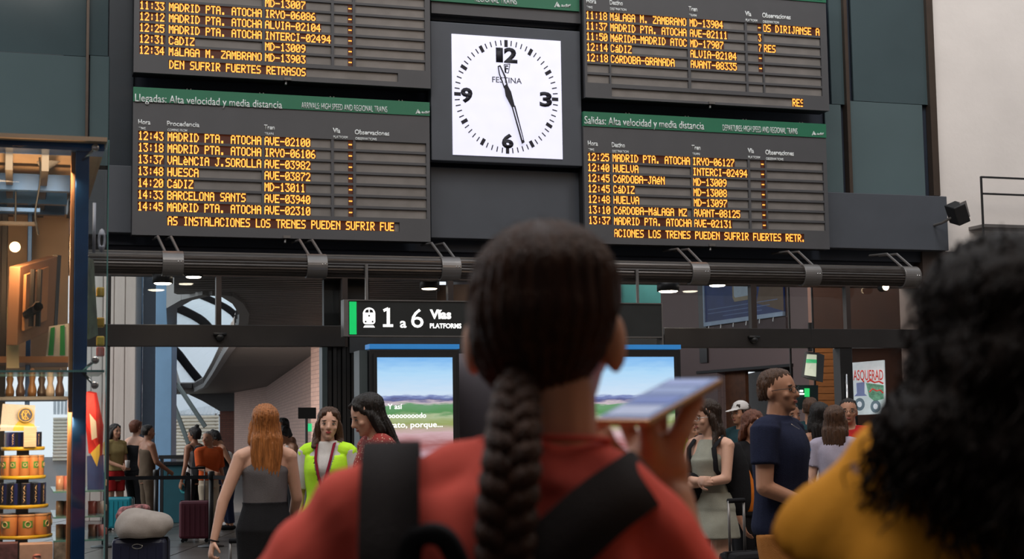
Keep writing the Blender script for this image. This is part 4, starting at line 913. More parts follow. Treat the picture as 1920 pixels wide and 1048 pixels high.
    if bottom:
        kind, m = bottom[0], bottom[1]; z0 = bottom[2] if len(bottom) > 2 else .1; mb = MB()
        if kind == 'skirt':
            fl_ = bottom[3] if len(bottom) > 3 else .02; secs = inflate(T, .018, .9, bottom[4] if len(bottom) > 4 else 1.04); mb.loft([(0, 0, z0, .17*fat+fl_, .12*fat+fl_), (0, 0, (z0+.9)/2, .178*fat+fl_*.6, .128*fat+fl_*.6)]+secs)
            garment('skirt', mb, m, amp=.006 if fl_ > .03 else .002, seed=px)
        else:
            mb.loft(inflate(T, .006, .8, 1.0))
            for sg_, a, k_, f_ in legs:
                if z0 < .4: mb.cone(a, k_, .1*fat, .073, flat=True); mb.ell(k_, (.073,)*3); mb.cone(k_, f_+Vector((0, 0, z0-.1+.02)), .073, .058, flat=True)
                else: mb.cone(a, a.lerp(k_, (.84-z0)/.37), .102*fat, .088, flat=True)
            garment('trousers' if z0 < .4 else 'shorts', mb, m, seed=px+1)
    if shoe:
        for sg_, a, k_, f_ in legs:
            mb = MB().cone(f_+Vector((0, .035, -.05)), f_+Vector((0, -.145, -.058)), .046, .036, asp=.8); fin(mb); link('shoe', remesh(mb, .01, 1, deci, cuts=[((0, 0, .0), (0, 0, -1))]), shoe, root)
    if hair: make_hair(root, hm, hair, hairm_, lw, vox, px)
    return root, hm, lw, s
def make_hair(root, hm, style, m, lw, vox, seed, deci=.6):
    def fin2(mb): mb.v = [lw(hm @ Vector(v)) for v in mb.v]; return mb
    mb = MB(); length = style[1] if isinstance(style, tuple) else 0; kind = style[0] if isinstance(style, tuple) else style
    # cap: a shell over the skull, kept off the face
    g = .012 if kind != 'crop' else .006
    if kind == 'crop':
        mb.loft([(0, .048, .07, .056, .06), (0, .038, .11, .0735, .073), (0, .024, .155, .0785, .088), (0, .014, .188, .0715, .088), (0, .010, .218, .051, .068), (0, .010, .233, .016, .024)])
    elif kind == 'bald': return
    else:
        mb.loft([(0, .05, .04, .056, .055), (0, .038, .09, .078, .075), (0, .04, .13, .085, .082), (0, .032, .17, .0855, .094), (0, .022, .205, .0735, .087), (0, .014, .233, .045, .058), (0, .014, .243, .015, .02)])
        for s in (-1, 1): mb.cone((s*.035, -.06, .19), (s*.079, .0, .1), .024, .016)
    if kind == 'long' or kind == 'curlylong':
        L = length; wd = style[2] if len(style) > 2 else .085
        mb.loft([(0, .075, .12-L, wd*.8, .022), (0, .075, .12-L*.6, wd, .036), (0, .07, .12-L*.3, wd, .045), (0, .05, .06, .085, .06), (0, .035, .12, .084, .08)])
        for s in (-1, 1):
            mb.cone((s*.07, .0, .11), (s*.085, .02, .0), .03, .03); 
            if len(style) > 3: mb.cone((s*.085, .02, .0), (s*.1, -.06, .12-L*.8), .032, .018)
    if kind == 'bun':
        z = style[2] if len(style) > 2 else .25; mb.ell((0, .05, z), (.036, .036, .034))
    if kind == 'pony': mb.cone((0, .1, .14), (0, .15, .1), .03, .028); mb.cone((0, .15, .1), (0, .14, .12-length), .032, .012)
    if kind == 'bob':
        mb.loft([(0, .03, -.02, .085, .07), (0, .03, .05, .095, .085), (0, .03, .12, .09, .09)])
        # keep the face open
    fin2(mb); inv = (hm.inverted())
    def gr(c): 
        x = np.array([list(inv @ Vector(p)) for p in c]); a = np.arctan2(x[:, 1]-.03, x[:, 0]); return .0035*np.sin(a*24+2*np.sin(x[:, 2]*14+seed))+.002*np.sin(a*51+3*np.sin(x[:, 2]*19))
    return link('hair', remesh(mb, vox*.85, 2, deci, gr), m, root)
def attach(name, mb, m, P, smooth=True, voxel=None, fold=0, bevel=0, head=False, parent=None):
    root, hm, lw, s = P
    mb.v = [lw(hm @ Vector(v)) if head else lw(v) for v in mb.v]
    if voxel: return link(name, remesh(mb, voxel, 2, .6, folds(fold) if fold else None), m, parent or root)
    o = link(name, mb.mesh(name, (0, 0, 0), smooth), m, parent or root)
    if bevel: mo = o.modifiers.new('b', 'BEVEL'); mo.width = bevel; mo.segments = 2
    return o
def glasses(P, m):
    t = MB()
    for s in (-1, 1):
        t.tube([(s*.033+.024*math.cos(q*PI/6), -.108+.006*abs(math.cos(q*PI/6))*(1 if math.cos(q*PI/6)*s > 0 else 0), .112+.017*math.sin(q*PI/6)) for q in range(13)], .0016, 6)
        t.tube([(s*.057, -.1, .117), (s*.076, -.05, .117), (s*.082, .01, .112)], .0018, 6)
    t.tube([(-.01, -.109, .115), (0, -.112, .118), (.01, -.109, .115)], .0016, 6); return attach('glasses', t, m, P, head=True)
K = {k: cloth(k, v) for k, v in dict(grey=(.13, .12, .125), black=(.014, .014, .016), white=(.6, .57, .55), orange=(.6, .1, .025), beige=(.48, .4, .3), olive=(.3, .22, .09), brown=(.09, .065, .045),
     navy=(.016, .02, .045), tan=(.42, .17, .045), dress=(.3, .3, .25), hivis=(.55, .95, .04), maroon=(.22, .012, .03), lilac=(.38, .34, .42), teal=(.02, .05, .06), red=(.4, .02, .02), cream=(.5, .45, .38)).items()}
b_ = K['hivis'].node_tree.nodes['Principled BSDF']; b_.inputs['Roughness'].default_value = .6
AW = PI  # facing away
# --- left group beyond the doors
# blonde woman with the grey top pulling a case
P = person('person with long ginger hair, grey sleeveless top and black skirt, pulling a suitcase', 497, 762, 9.6, AW+.3, sk=SK1, hair=('long', .36, .1), hairm_=H_ginger, top_=('tank', K['grey'], 1.0, .6, 'tank_top'), bottom=('skirt', K['black'], .66, .0, 1.09),
    armL=((.27, .03, 1.1), (.33, .06, .86)), armR=((-.21, -.03, 1.11), (-.19, -.16, .93)), vox=.008, fat=1.0, seehead=False, stride=.08, shoe=K['black'], hands=(1.2, .5), head=(0, .05, 0))
root, hm, lw, s = P
# the left hand in the photo is her left one; a dark band on the wrist
attach('wrist_band', MB().tube([Vector((.33, .06, .86))+Vector((.031*math.cos(q*PI/8), .031*math.sin(q*PI/8), .008*math.cos(q*PI/8))) for q in range(17)], .005, 6, cap=False), K['black'], P)
wp_ = root.matrix_world @ Vector((.345, .055, .775))
def suitcase(label, x, y, w_, h_, dth, m, rot=0, hz=1.0, tilt=0, handle=True, group=None):
    t = thing('suitcase', label, 'suitcase', (0, 0, 0), Matrix.Translation((x, y, 0)) @ Matrix.Rotation(rot, 4, 'Z') @ Matrix.Rotation(tilt, 4, 'X'))
    part('shell', MB().box((-w_/2, -dth/2, .05), (w_/2, dth/2, h_)), m, t, bevel=.035)
    rb = MB()
    for k in range(5): X = -w_/2+w_*(k+1)/6; rb.box((X-.008, -dth/2-.006, .1), (X+.008, -dth/2+.01, h_-.06))
    part('rib', rb, m, t)
    for sx in (-1, 1):
        for sy in (-1, 1): part('wheel', MB().lathe([(.022, -.012), (.026, -.006), (.026, .006), (.022, .012)], (0, 0, 0), 12, 'y'), K['black'], t).location = (sx*(w_/2-.05), sy*(dth/2-.04), .026)
    if handle:
        for sx in (-1, 1): part('handle_rod', MB().tube([(sx*w_*.22, dth/2-.04, h_-.02), (sx*w_*.22, dth/2-.04, hz)], .009, 8), M_steel, t, True)
        part('handle_grip', MB().tube([(-w_*.24, dth/2-.04, hz), (w_*.24, dth/2-.04, hz)], .016, 8), K['black'], t, True)
    part('zip', MB().box((-w_/2-.004, -.008, .08), (w_/2+.004, .008, h_+.004)), K['black'], t)
    return t
suitcase('black suitcase pulled by its telescopic handle by the ginger haired woman', wp_.x+.12, wp_.y+.36, .38, .55, .24, K['black'], rot=0, hz=.80, tilt=0)
# woman in the yellow vest
P = person('person in bright yellow safety vest over white shirt with red lanyard', 614, 767, 11.0, -.12, sk=SK1, hair=('long', .22, .075, 1), hairm_=H_brown, top_=('polo', K['white'], .9, .9), bottom=('trousers', K['navy'], .1), head=(.25, -.02, .05), vox=.007, deci=.6, shoe=K['black'], lips=mat('lipstick', (.4, .05, .05), .4))
mb = MB(); mb.loft(inflate(FT, .034, .88, 1.36)); 
for s_ in (1, -1): mb.cone((s_*.07, .008, 1.40), (s_*.155, .005, 1.375), .069, .072)
vt_ = attach('safety_vest', mb, K['hivis'], P, voxel=.008, fold=.004)
# open the vest front as a narrow V of shirt
bm = bmesh.new(); bm.from_mesh(vt_.data); dl = [f for f in bm.faces if f.calc_center_median().y < -.03 and abs(f.calc_center_median().x) < .018+max(0, (f.calc_center_median().z-1.08))*.22 and f.calc_center_median().z > .9]
bmesh.ops.delete(bm, geom=dl, context='FACES'); dl = [f for f in bm.faces if f.calc_center_median().z > 1.36 and abs(f.calc_center_median().x) < .078]; bmesh.ops.delete(bm, geom=dl, context='FACES'); bm.to_mesh(vt_.data); bm.free()
for s_ in (1, -1): attach('lanyard', MB().tube([(s_*.06, .03, 1.475), (s_*.066, -.07, 1.44), (s_*.055, -.14, 1.33), (s_*.03, -.165, 1.22), (0, -.17, 1.12)], .010, 6, flat=.4), K['maroon'], P)
attach('badge', MB().box((-.03, -.175, 1.05), (.03, -.165, 1.13)), K['white'], P, False)
# dark haired woman in red floral blouse, head bowed
def floral():
    m = mat('cloth_floral', (.28, .025, .018), .8, 0, .3, 40); N = m.node_tree.nodes; L = m.node_tree.links; b = N['Principled BSDF']
    v = N.new('ShaderNodeTexVoronoi'); v.inputs['Scale'].default_value = 55; tc = N.new('ShaderNodeTexCoord'); L.new(tc.outputs['Object'], v.inputs[0]); c = N.new('ShaderNodeValToRGB')
    c.color_ramp.elements[0].position = .22; c.color_ramp.elements[0].color = (.6, .42, .3, 1); c.color_ramp.elements[1].position = .3; c.color_ramp.elements[1].color = (.27, .02, .015, 1); L.new(v.outputs[0], c.inputs[0]); L.new(c.outputs[0], b.inputs['Base Color']); return m
P = person('person with long black hair and red floral blouse looking down in front of the screen', 710, 738, 9.5, -1.15, sk=SK1, hair=('long', .46, .085), hairm_=H_black, top_=('tee', floral(), .85, .7, 'blouse'), bottom=('trousers', K['black'], .1), head=(0, .35, 0), vox=.008, shoe=K['black'], lean=.05)
# far queue
P = person('person with long dark hair and olive top, leftmost in the queue', 216, 796, 24, .9, sk=SK2, hair=('long', .4), hairm_=H_black, top_=('tee', K['olive'], .95), bottom=('shorts', K['red'], .62), armL=((.17, -.05, 1.1), (.05, -.24, 1.02)), armR=((-.18, -.05, 1.1), (-.05, -.24, 1.02)), shoe=K['white'])
cup = P[0].matrix_world @ Vector((0, -.33, 1.0)); solo('paper_cup', MB().lathe([(.03, 0), (.04, .11), (.04, .115)], cup, 14), K['white'], 'white cup held by the person in the olive top', 'cup', cup, smooth=True)
person('person with auburn hair and thin black strap top, back turned, in the queue', 255, 789, 24.2, 2.6, sk=SK1, hair=('bun', 0, .2), hairm_=H_auburn, top_=('tank', K['black'], .9), bottom=('trousers', K['black'], .1), fat=1.15, shoe=K['black'], seehead=False)
person('person with short dark hair and sleeveless brown top beside the blue column', 277, 797, 23, 2.2, female=False, sk=SK3, hair='crop', hairm_=H_black, top_=('tank', K['brown'], .8), bottom=('trousers', K['brown'], .1), fat=1.0, shoe=K['black'], armR=((-.22, -.06, 1.12), (-.16, -.28, .98)))
P = person('person with black hair in a top bun, white tank top and black backpack', 365, 802, 22.9, -2.2, sk=SK2, hair=('bun', 0, .25), hairm_=H_black, top_=('tank', K['white'], .9), bottom=('trousers', K['black'], .1), shoe=K['black'], seehead=True, head=(.3, 0, 0))
def backpack(P, m, sc=1.0, m2=None, z=1.15, label=None):
    mb = MB(); mb.loft([(0, .19, z-.24*sc, .13*sc, .07*sc, 3), (0, .2, z-.15*sc, .16*sc, .1*sc, 3), (0, .2, z+.08*sc, .15*sc, .09*sc, 3), (0, .18, z+.22*sc, .11*sc, .06*sc, 3)])
    o = attach('backpack', mb, m, P, voxel=.012)
    if m2:
        mb = MB(); mb.loft([(0, .27, z-.22*sc, .13*sc, .05*sc, 3), (0, .29, z-.1*sc, .14*sc, .06*sc, 3), (0, .28, z+.05*sc, .1*sc, .04*sc, 3)]); attach('front_pocket', mb, m2, P, voxel=.012, parent=o)
    for s_ in (1, -1): attach('strap', MB().tube([(s_*.09, .12, z-.12), (s_*.115, .09, 1.38), (s_*.11, .0, 1.445), (s_*.11, -.1, 1.36), (s_*.125, -.1, 1.2), (s_*.15, .05, 1.05)], .024, 8, flat=.35), m, P, parent=o)
    return o
backpack(P, K['black'], 1.15)
person('person with short grey hair, orange shirt and beige trousers in the queue', 392, 809, 21.9, .8, female=False, sk=SK2, hair='crop', hairm_=H_grey, top_=('shirt', K['orange'], .92, .9), bottom=('trousers', K['beige'], .08), fat=1.02, shoe=K['white'], armR=((-.2, -.05, 1.12), (-.12, -.28, 1.05)), head=(-1.2, 0, 0))
person('person with dark hair tied back leaning forward in black top left of the brick wall', 429, 818, 23.6, -1.1, h=1.55, sk=SK2, hair=('bun', 0, .23), hairm_=H_black, top_=('tank', K['black'], .9), bottom=('trousers', K['navy'], .1), lean=.35, head=(0, .3, 0), shoe=K['black'], armR=((-.16, -.2, 1.1), (-.1, -.38, 1.0)))
person('short person with dark hair and white shirt in front of the leaning person', 411, 828, 24.6, .4, h=1.38, female=False, sk=SK2, hair='crop', hairm_=H_black, top_=('tee', K['white'], .9), bottom=('shorts', K['navy'], .5), shoe=K['white'])
person('person with short black hair and grey sleeveless shirt before the pink brick wall', 531, 784, 21.5, -.7, female=False, sk=SK3, hair='crop', hairm_=H_black, top_=('tank', K['grey'], .9), bottom=('trousers', K['black'], .1), shoe=K['black'], head=(-.5, .1, 0))
person('person with black bun and white top bowing beside the green exit light', 556, 800, 21, -1.0, h=1.58, sk=SK2, hair=('bun', 0, .22), hairm_=H_black, top_=('tank', K['white'], .9), bottom=('trousers', K['black'], .1), lean=.25, head=(0, .35, 0), shoe=K['black'])
# --- right group
P = person('tall person with short hair, glasses and navy polo shirt, hands clasped', 1457, 694, 8.6, 1.05, female=False, sk=SK2, hair='crop', hairm_=H_brown, top_=('polo', K['navy'], .84, .6, 'polo_shirt'), bottom=('trousers', K['tan'], .1), fat=1.08, vox=.007, deci=.6, shoe=K['black'], head=(-.05, -.05, 0),
    armL=((.22, -.04, 1.1), (.04, -.26, .97)), armR=((-.24, .0, 1.09), (-.04, -.27, .95)), hands=(.8, .8), handn=((0, 1, .3), (0, 1, .3)))
glasses(P, M_black)
attach('sunglasses', MB().ell((-.0, -.135, 1.30), (.03, .012, .014)).ell((.0, -.14, 1.272), (.026, .01, .02)), M_black, P)
attach('necklace', MB().tube([(-.06, -.02, 1.45), (-.04, -.085, 1.41), (0, -.11, 1.385), (.04, -.085, 1.41), (.06, -.02, 1.45)], .004, 6), M_chrome, P)
attach('chest_emblem', MB().box((.075, -.142, 1.27), (.09, -.138, 1.285)), mat('emblem_blue', (.05, .2, .5), .6), P, False)
P = person('person with long dark curly hair, glasses and short pale grey dress, arms crossed', 1328, 752, 11.0, -.75, sk=SK1, hair=('long', .4, .1, 1), hairm_=H_dark, top_=('tank', K['dress'], 1.0, .6, 'dress_top'), bottom=('skirt', K['dress'], .71, .05), vox=.007, deci=.6, shoe=K['white'], head=(-.35, .12, 0),
    armL=((.19, -.07, 1.14), (-.06, -.19, 1.09)), armR=((-.19, -.09, 1.13), (.05, -.215, 1.13)), hands=(.5, .5), handn=((0, 1, 0), (0, 1, 0)))
glasses(P, M_chrome); bp_ = backpack(P, K['black'], 1.15, cloth('orange_pack', (.62, .17, .02)), z=1.14); bp_.children[0].scale = (1.12, 1.06, 1)
hb = person('person in dark clothes with a bowed head behind the orange backpack', 1408, 770, 11.6, .3, sk=SK2, hair=('long', .2), hairm_=H_auburn, top_=('shirt', K['black'], .85, 1.6), bottom=('trousers', K['black'], .1), head=(0, .3, 0), shoe=K['black'], armL=((.2, -.03, 1.09), (.16, -.2, .92)), armR=((-.22, .0, 1.06), (-.16, -.1, .82)))
q = at(1392, 935, 11.2); suitcase('black wheeled case with silver handle rods between the dress and the navy polo', at(1392, 935, 10.2).x, 10.2, .28, .66, .22, K['black'], rot=.5, hz=.99)
solo('shoulder_bag', MB().ell((at(1296, 915, 10.9).x, 10.95, at(1296, 915, 10.9).z), (.09, .05, .11)), K['black'], 'small black shoulder bag hanging beside the grey dress', 'bag', (at(1296, 915, 10.9).x, 10.95, at(1296, 915, 10.9).z), smooth=True)
P = person('person with dark hair and yellow green vest partly behind the raised phone hand', 1258, 758, 16.6, .9, female=False, sk=SK2, hair='crop', hairm_=H_black, top_=('tee', K['black'], .9), bottom=('trousers', K['black'], .1), shoe=K['black'])
mb = MB(); mb.loft(inflate(MT, .032, .9, 1.4)); attach('safety_vest', mb, K['hivis'], P, voxel=.012)
person('person in white shirt behind the long haired woman in the grey dress', 1297, 790, 17.6, .6, sk=SK2, hair=('bun', 0, .2), hairm_=H_black, top_=('tee', K['white'], .95), bottom=('trousers', K['black'], .1), shoe=K['black'], armR=((-.2, -.05, 1.1), (-.1, -.25, 1.05)))
P = person('person wearing a white baseball cap in front of the brown doorway', 1388, 755, 16, -.9, sk=SK2, hair=('pony', .2), hairm_=H_dark, top_=('tee', K['teal'], .9), bottom=('trousers', K['black'], .1), shoe=K['black'])
mb = MB(); mb.loft([(0, .01, .15, .088, .105), (0, .01, .19, .084, .1), (0, .012, .23, .06, .07), (0, .012, .25, .02, .025)]); mb.cone((0, -.08, .155), (0, -.17, .14), .06, .045, asp=.15, side=(1, 0, 0)); attach('baseball_cap', mb, K['white'], P, head=True, voxel=.008)
person('person with dark hair partly hidden behind the navy polo shoulder', 1482, 757, 14.2, .3, female=False, sk=SK3, hair='crop', hairm_=H_black, top_=('tee', K['black'], .9), bottom=('trousers', K['black'], .1), shoe=K['black'])
person('tall person in dark teal clothes with brown hair left of the timber wall', 1519, 746, 16.2, 2.9, female=False, sk=SK2, hair='crop', hairm_=H_brown, top_=('tee', K['teal'], .9), bottom=('trousers', K['black'], .1), shoe=K['black'], seehead=False)
person('person with long black hair and white strap top, back turned, right of the polo', 1535, 757, 13.2, AW, sk=SK2, hair=('long', .3), hairm_=H_black, top_=('tank', K['white'], .9), bottom=('trousers', K['black'], .1), shoe=K['black'], seehead=False)
person('person with wavy brown hair and lilac top, back turned, near the yellow shoulder', 1565, 763, 12.2, 2.7, sk=SK1, hair=('long', .26, .1), hairm_=H_brown, top_=('tee', K['lilac'], .9), bottom=('trousers', K['black'], .1), shoe=K['black'], seehead=False)
P = person('person with short dark hair and glasses below the lit comic poster', 1590, 748, 14, -.2, female=False, sk=SK2, hair='crop', hairm_=H_black, top_=('tee', K['red'], .9), bottom=('trousers', K['black'], .1), shoe=K['black']); glasses(P, M_black)
# --- luggage, barriers, small signs at the left
def C3(px, py, Y): return at(px, py, Y)
a = C3(224, 985, 24.2); suitcase('turquoise hard suitcase standing in front of the person in the olive top', C3(224, 950, 23.6).x, 23.6, .42, .52, .25, mat('turquoise_shell', (.01, .22, .28), .35), handle=False)
suitcase('burgundy soft suitcase beside the beige trousers', C3(368, 950, 21.1).x, 21.1, .42, .56, .28, mat('burgundy_shell', (.09, .008, .02), .6), hz=1.0)
cn_ = thing('service_counter', 'dark teal counter front with faint round logo behind the queue barrier', 'counter', (C3(330, 900, 25.5).x, 25.5, 0))
x0_, x1_ = C3(300, 900, 25.5).x, C3(352, 900, 25.5).x; part('front', MB().box((x0_, 25.5, 0), (x1_, 26, .95)), mat('counter_teal', (.008, .075, .1), .5), cn_, bevel=.01); part('top', MB().box((x0_-.03, 25.45, .95), (x1_+.03, 26.03, 1.0)), K['black'], cn_)
part('ring_mark', MB().tube([C3(345+6*math.cos(q*PI/6), 916+8*math.sin(q*PI/6), 25.48) for q in range(11)], .02, 6), mat('mark_teal', (.04, .3, .33), .5), cn_)
lc = text
o = wtext('Loc', 338, 908, 354, 5, 25.46, MATS['mark_teal'], cn_, bold=.01)
def stanchion(px, Y, label, h_=.98):
    x = at(px, 900, Y).x; t = thing('queue_barrier_post', label, 'barrier', (x, Y, 0))
    part('base', MB().lathe([(.17, 0), (.17, .012), (.06, .03), (.04, .035)], (x, Y, 0), 24), M_black, t, True); part('pole', MB().lathe([(.032, .03), (.032, h_-.09)], (x, Y, 0), 16), M_black, t, True)
    part('cap', MB().lathe([(.045, h_-.1), (.045, h_-.01), (.035, h_)], (x, Y, 0), 16), M_black, t, True); return x
xa = stanchion(396, 20.2, 'black belt barrier post near the burgundy suitcase'); xb = stanchion(293, 21.5, 'black belt barrier post in front of the teal counter'); xc = stanchion(196, 20.4, 'black belt barrier post at the glass kiosk edge'); 
def belt(x0_, y0_, x1_, y1_, lab, z=.9, h_=.05):
    p, q = Vector((x0_, y0_, z)), Vector((x1_, y1_, z)); d = (q-p).normalized(); p += d*.045; q -= d*.045; mb = MB(); n_ = Vector((-d.y, d.x, 0))*.002; mb.obox((p+q)/2, (q-p)/2, n_, (0, 0, h_/2)); solo('barrier_belt', mb, K['black'], lab, 'belt', (p+q)/2)
belt(xc, 20.4, xa, 20.2, 'black retractable belt stretched from the kiosk edge to the post by the burgundy case'); belt(xa, 20.2, at(452, 890, 19.6).x, 19.6, 'short black retractable belt running behind the ginger haired woman')
belt(xb, 21.5, at(300, 850, 24.5).x, 24.5, 'short dark belt running back from the post in front of the teal counter', .93)
sgn = thing('stand_sign', 'blank black rectangular sign on a thin stand before the pink brick wall', 'sign', (C3(574, 780, 18.5).x, 18.5, 0))
part('board', slab(flat(18.5, [(559, 764), (592, 764), (592, 785), (559, 785)]), .04), M_black, sgn); X = C3(574, 780, 18.5).x; part('pole', MB().tube([(X, 18.52, .02), (X, 18.52, 1.75)], .018, 8), M_steel, sgn); part('base', MB().lathe([(.2, 0), (.2, .02), (.03, .03)], (X, 18.52, 0), 20), M_black, sgn)
eg = solo('green_exit_light', slab(flat(30, [(576, 794), (584, 794), (584, 809), (576, 809)]), .1), mat('exit_green', (.01, .3, .1), .4, emit=(.03, .55, .2), es=.8), 'small green lit exit sign on the pink brick wall', 'sign', C3(580, 801, 30))
# bag pile on the navy suitcase
bx = C3(272, 1000, 12.4).x
suitcase('navy hard suitcase with white oval badge under the grey bag', bx-.03, 12.4, .42, .66, .26, mat('navy_shell', (.012, .014, .035), .35), handle=False)
z_ = .665
mb = MB(); mb.loft([(bx-.02, 12.35, z_, .18, .14, 2.5), (bx, 12.35, z_+.07, .23, .17), (bx, 12.36, z_+.16, .2, .15), (bx-.05, 12.37, z_+.215, .1, .08), (bx-.06, 12.37, z_+.235, .03, .03)])
o = link('travel_bag', remesh(mb, .012, 2, .6, folds(.008, 14, 9)), cloth('bag_grey', (.33, .29, .26))); tag(o, 'soft grey travel bag lying on top of the navy suitcase', 'bag')
mb = MB().tube([(bx-.03+.04*math.cos(q*PI/8), 12.4-.132, .6+.018*math.sin(q*PI/8)) for q in range(17)], .005, 6); solo('oval_badge', mb, M_chrome, 'oval pale badge on the navy suitcase front', 'badge', (bx-.03, 12.26, .6))

cx_ = C3(243, 958, 12.5); mb = MB(); mb.ell((cx_.x, 12.48, cx_.z), (.1, .07, .045)); mb.ell((cx_.x+.09, 12.5, cx_.z+.02), (.08, .06, .035)); mb.ell((cx_.x-.04, 12.44, cx_.z-.04), (.06, .06, .05))
o = link('scarf', remesh(mb, .01, 2, .6, folds(.006, 60, 20)), mat('patterned_scarf', (.22, .08, .08), .8, 0, .9, 30)); tag(o, 'crumpled patterned scarf lying on the grey travel bag', 'scarf')
a_, b2 = C3(298, 857, 25.2), C3(470, 857, 25.2); rl = thing('handrail', 'dark horizontal handrail behind the queue in front of the slatted fence', 'railing', ((a_.x+b2.x)/2, 25.2, 0))
part('rail', MB().box((a_.x, 25.17, a_.z-.03), (b2.x, 25.23, a_.z+.03)), M_black, rl)
for x in (a_.x+.05, b2.x-.05): part('post', MB().box((x-.025, 25.18, 0), (x+.025, 25.22, a_.z-.03)), M_black, rl)
# ---------------------------------------------------------------- foreground figures
def ribbon(pts, side, th=.006, nrm=None):
    """flat band through pts; side = half width vectors"""
    mb = MB(); vs = []; P = [Vector(p) for p in pts]; Sd = [Vector(q) for q in side]
    for i, p in enumerate(P):
        t = (P[min(i+1, len(P)-1)]-P[max(i-1, 0)]).normalized(); n_ = Sd[i].cross(t).normalized()*th
        vs += [p-Sd[i]-n_*.4, p+Sd[i]-n_*.4, p+Sd[i]+n_*.4, p+n_, p-Sd[i]+n_*.4]
    k = 5; fs = [(i*k+j, i*k+(j+1) % k, (i+1)*k+(j+1) % k, (i+1)*k+j) for i in range(len(P)-1) for j in range(k)]+[(4, 3, 2, 1, 0), tuple((len(P)-1)*k+j for j in range(k))]
    return mb.add(vs, fs)
def spline(P, n=6):
    P = [Vector(p) for p in P]; out = []
    for i in range(len(P)-1):
        p0, p1, p2, p3 = P[max(i-1, 0)], P[i], P[i+1], P[min(i+2, len(P)-1)]
        for q in range(n):
            t = q/n; out.append(.5*((2*p1)+(p2-p0)*t+(2*p0-5*p1+4*p2-p3)*t*t+(3*p1-p0-3*p2+p3)*t**3))
    return out+[P[-1]]
YG = 1.58
def G(x, y, d=0): return at(x, y, YG+d)
gx = G(948, 900).x
girl = thing('person', 'person in coral T-shirt with a long dark braid, seen from behind holding a phone', 'person', (gx, YG, 0))
skG = skin('skin_girl', (.52, .25, .15))
T2 = [(gx, YG+q[1]*-1, q[2]*1.0+(.03 if q[2] > 1.1 else 0), q[3]*1.06, q[4]*1.0) for q in FT]
body = MB(); body.loft(T2[:-2]+[(gx, YG, 1.40, .12, .07), (gx, YG, 1.425, .09, .055)])
hx = G(1020, 600).x; hz = G(1020, 745).z
hmG = Matrix.Translation((hx, YG+.015, 1.485)) @ Matrix.Rotation(PI-.12, 4, 'Z') @ Matrix.Translation((0, -.01, 0))
body.cone(G(1018, 900, .0), G(1022, 720, .0), .059, .052)
head_prims(body, hmG)
SL, EL, WL = G(688, 958), G(425, 1268, -.02), G(600, 1480, .18); SR, ER, WR = G(1222, 1000), G(1318, 1330, .05), at(1256, 935, 1.73)
body.cone(G(960, 910), SL, .04, .042); body.cone(G(1050, 920), SR, .04, .042)
body.cone(SL, EL, .042, .038); body.cone(EL, WL, .038, .026); hand_prims(body, WL, (WL-EL), (1, 0, 0), 1, .5)
body.cone(SR, ER, .043, .04); body.cone(ER, WR, .04, .028)
YH = 1.735
def Hh(x, y, d=0): return at(x, y, YH+d)
palm = [(1256, 930, 0, .027), (1240, 895, 0, .033), (1230, 866, 0, .034)]
for a_, b2 in zip(palm, palm[1:]): body.cone(Hh(*a_[:3]), Hh(*b2[:3]), a_[3], b2[3], asp=.6, side=(1, 0, 0))
body.cone(Hh(1262, 880), Hh(1258, 850), .02, .016); body.cone(Hh(1208, 885), Hh(1196, 862), .02, .014)
fingers = [[(1226, 862, -.01), (1218, 825, -.02), (1213, 795, -.015), (1224, 768, -.005)],          # index, tip up against the phone
           [(1254, 860, 0), (1273, 815, .0), (1288, 782, .012), (1305, 748, .03)],                     # long finger under the far end
           [(1210, 868, .0), (1192, 835, .01), (1180, 808, .015), (1172, 790, .01)],
           [(1240, 858, .015), (1240, 820, .03), (1238, 795, .035), (1240, 770, .03)],
           [(1206, 890, -.01), (1170, 868, -.02), (1142, 842, -.025), (1126, 800, -.01)]]              # thumb
for f_, r in zip(fingers, (.0128, .0138, .0108, .0108, .0135)):
    P = [Hh(*q) for q in f_]
    for i in range(3): body.cone(P[i], P[i+1], r*(1.05-.08*i), r*(.98-.08*i))
for s_ in (-1, 1):
    h0, k0, f0 = Vector((gx+s_*.09, YG, .84)), Vector((gx+s_*.1, YG, .47)), Vector((gx+s_*.11, YG-.02, .09))
    body.cone(h0, k0, .088, .056); body.cone(k0, f0, .056, .036); body.cone(f0+Vector((0, -.02, -.05)), f0+Vector((0, .13, -.062)), .04, .028, asp=.8)
link('body', remesh(body, .0052, 2, .5), skG, girl).location = -Vector((gx, YG, 0))
for i, (q, dd) in enumerate((((1127, 797), -.012), ((1224, 765), -.006))): part('fingernail', MB().ell(Hh(q[0], q[1], dd-.009), (.006, .003, .007), n=10, m=6), mat('nail', (.6, .35, .28), .3), girl, True)
def ad(o, root, b): o.location = -Vector(b); return o
# shirt
sh_ = MB(); sh_.loft([(q[0], q[1], q[2], q[3]+.02, q[4]+.014) for q in T2 if q[2] > .84][:-1]+[(G(985, 880).x, YG, 1.445, .1, .075)])
sh_.cone(G(985, 893), SL, .054, .051); sh_.ell(G(735, 925), (.047,)*3); sh_.cone(G(1040, 905), SR, .052, .056); sh_.ell(SL, (.0515,)*3); sh_.ell(SR, (.057,)*3)
sh_.cone(G(1005, 905), G(1012, 822), .088, .066, flat=True)
sh_.cone(SL-(EL-SL)*.05, SL.lerp(EL, .62), .051, .056, flat=True); sh_.cone(SR-(ER-SR)*.05, SR.lerp(ER, .6), .056, .062, flat=True)
def shirtfold(c):
    x, z = c[:, 0], c[:, 2]; return .004*np.sin(x*38+5*np.sin(z*6))+.003*np.sin(x*80+z*25+3*np.sin(z*13))+.0035*np.sin((x-gx)*20-(z*30))
coral = cloth('coral', (.64, .095, .07), .85, .12, 500)
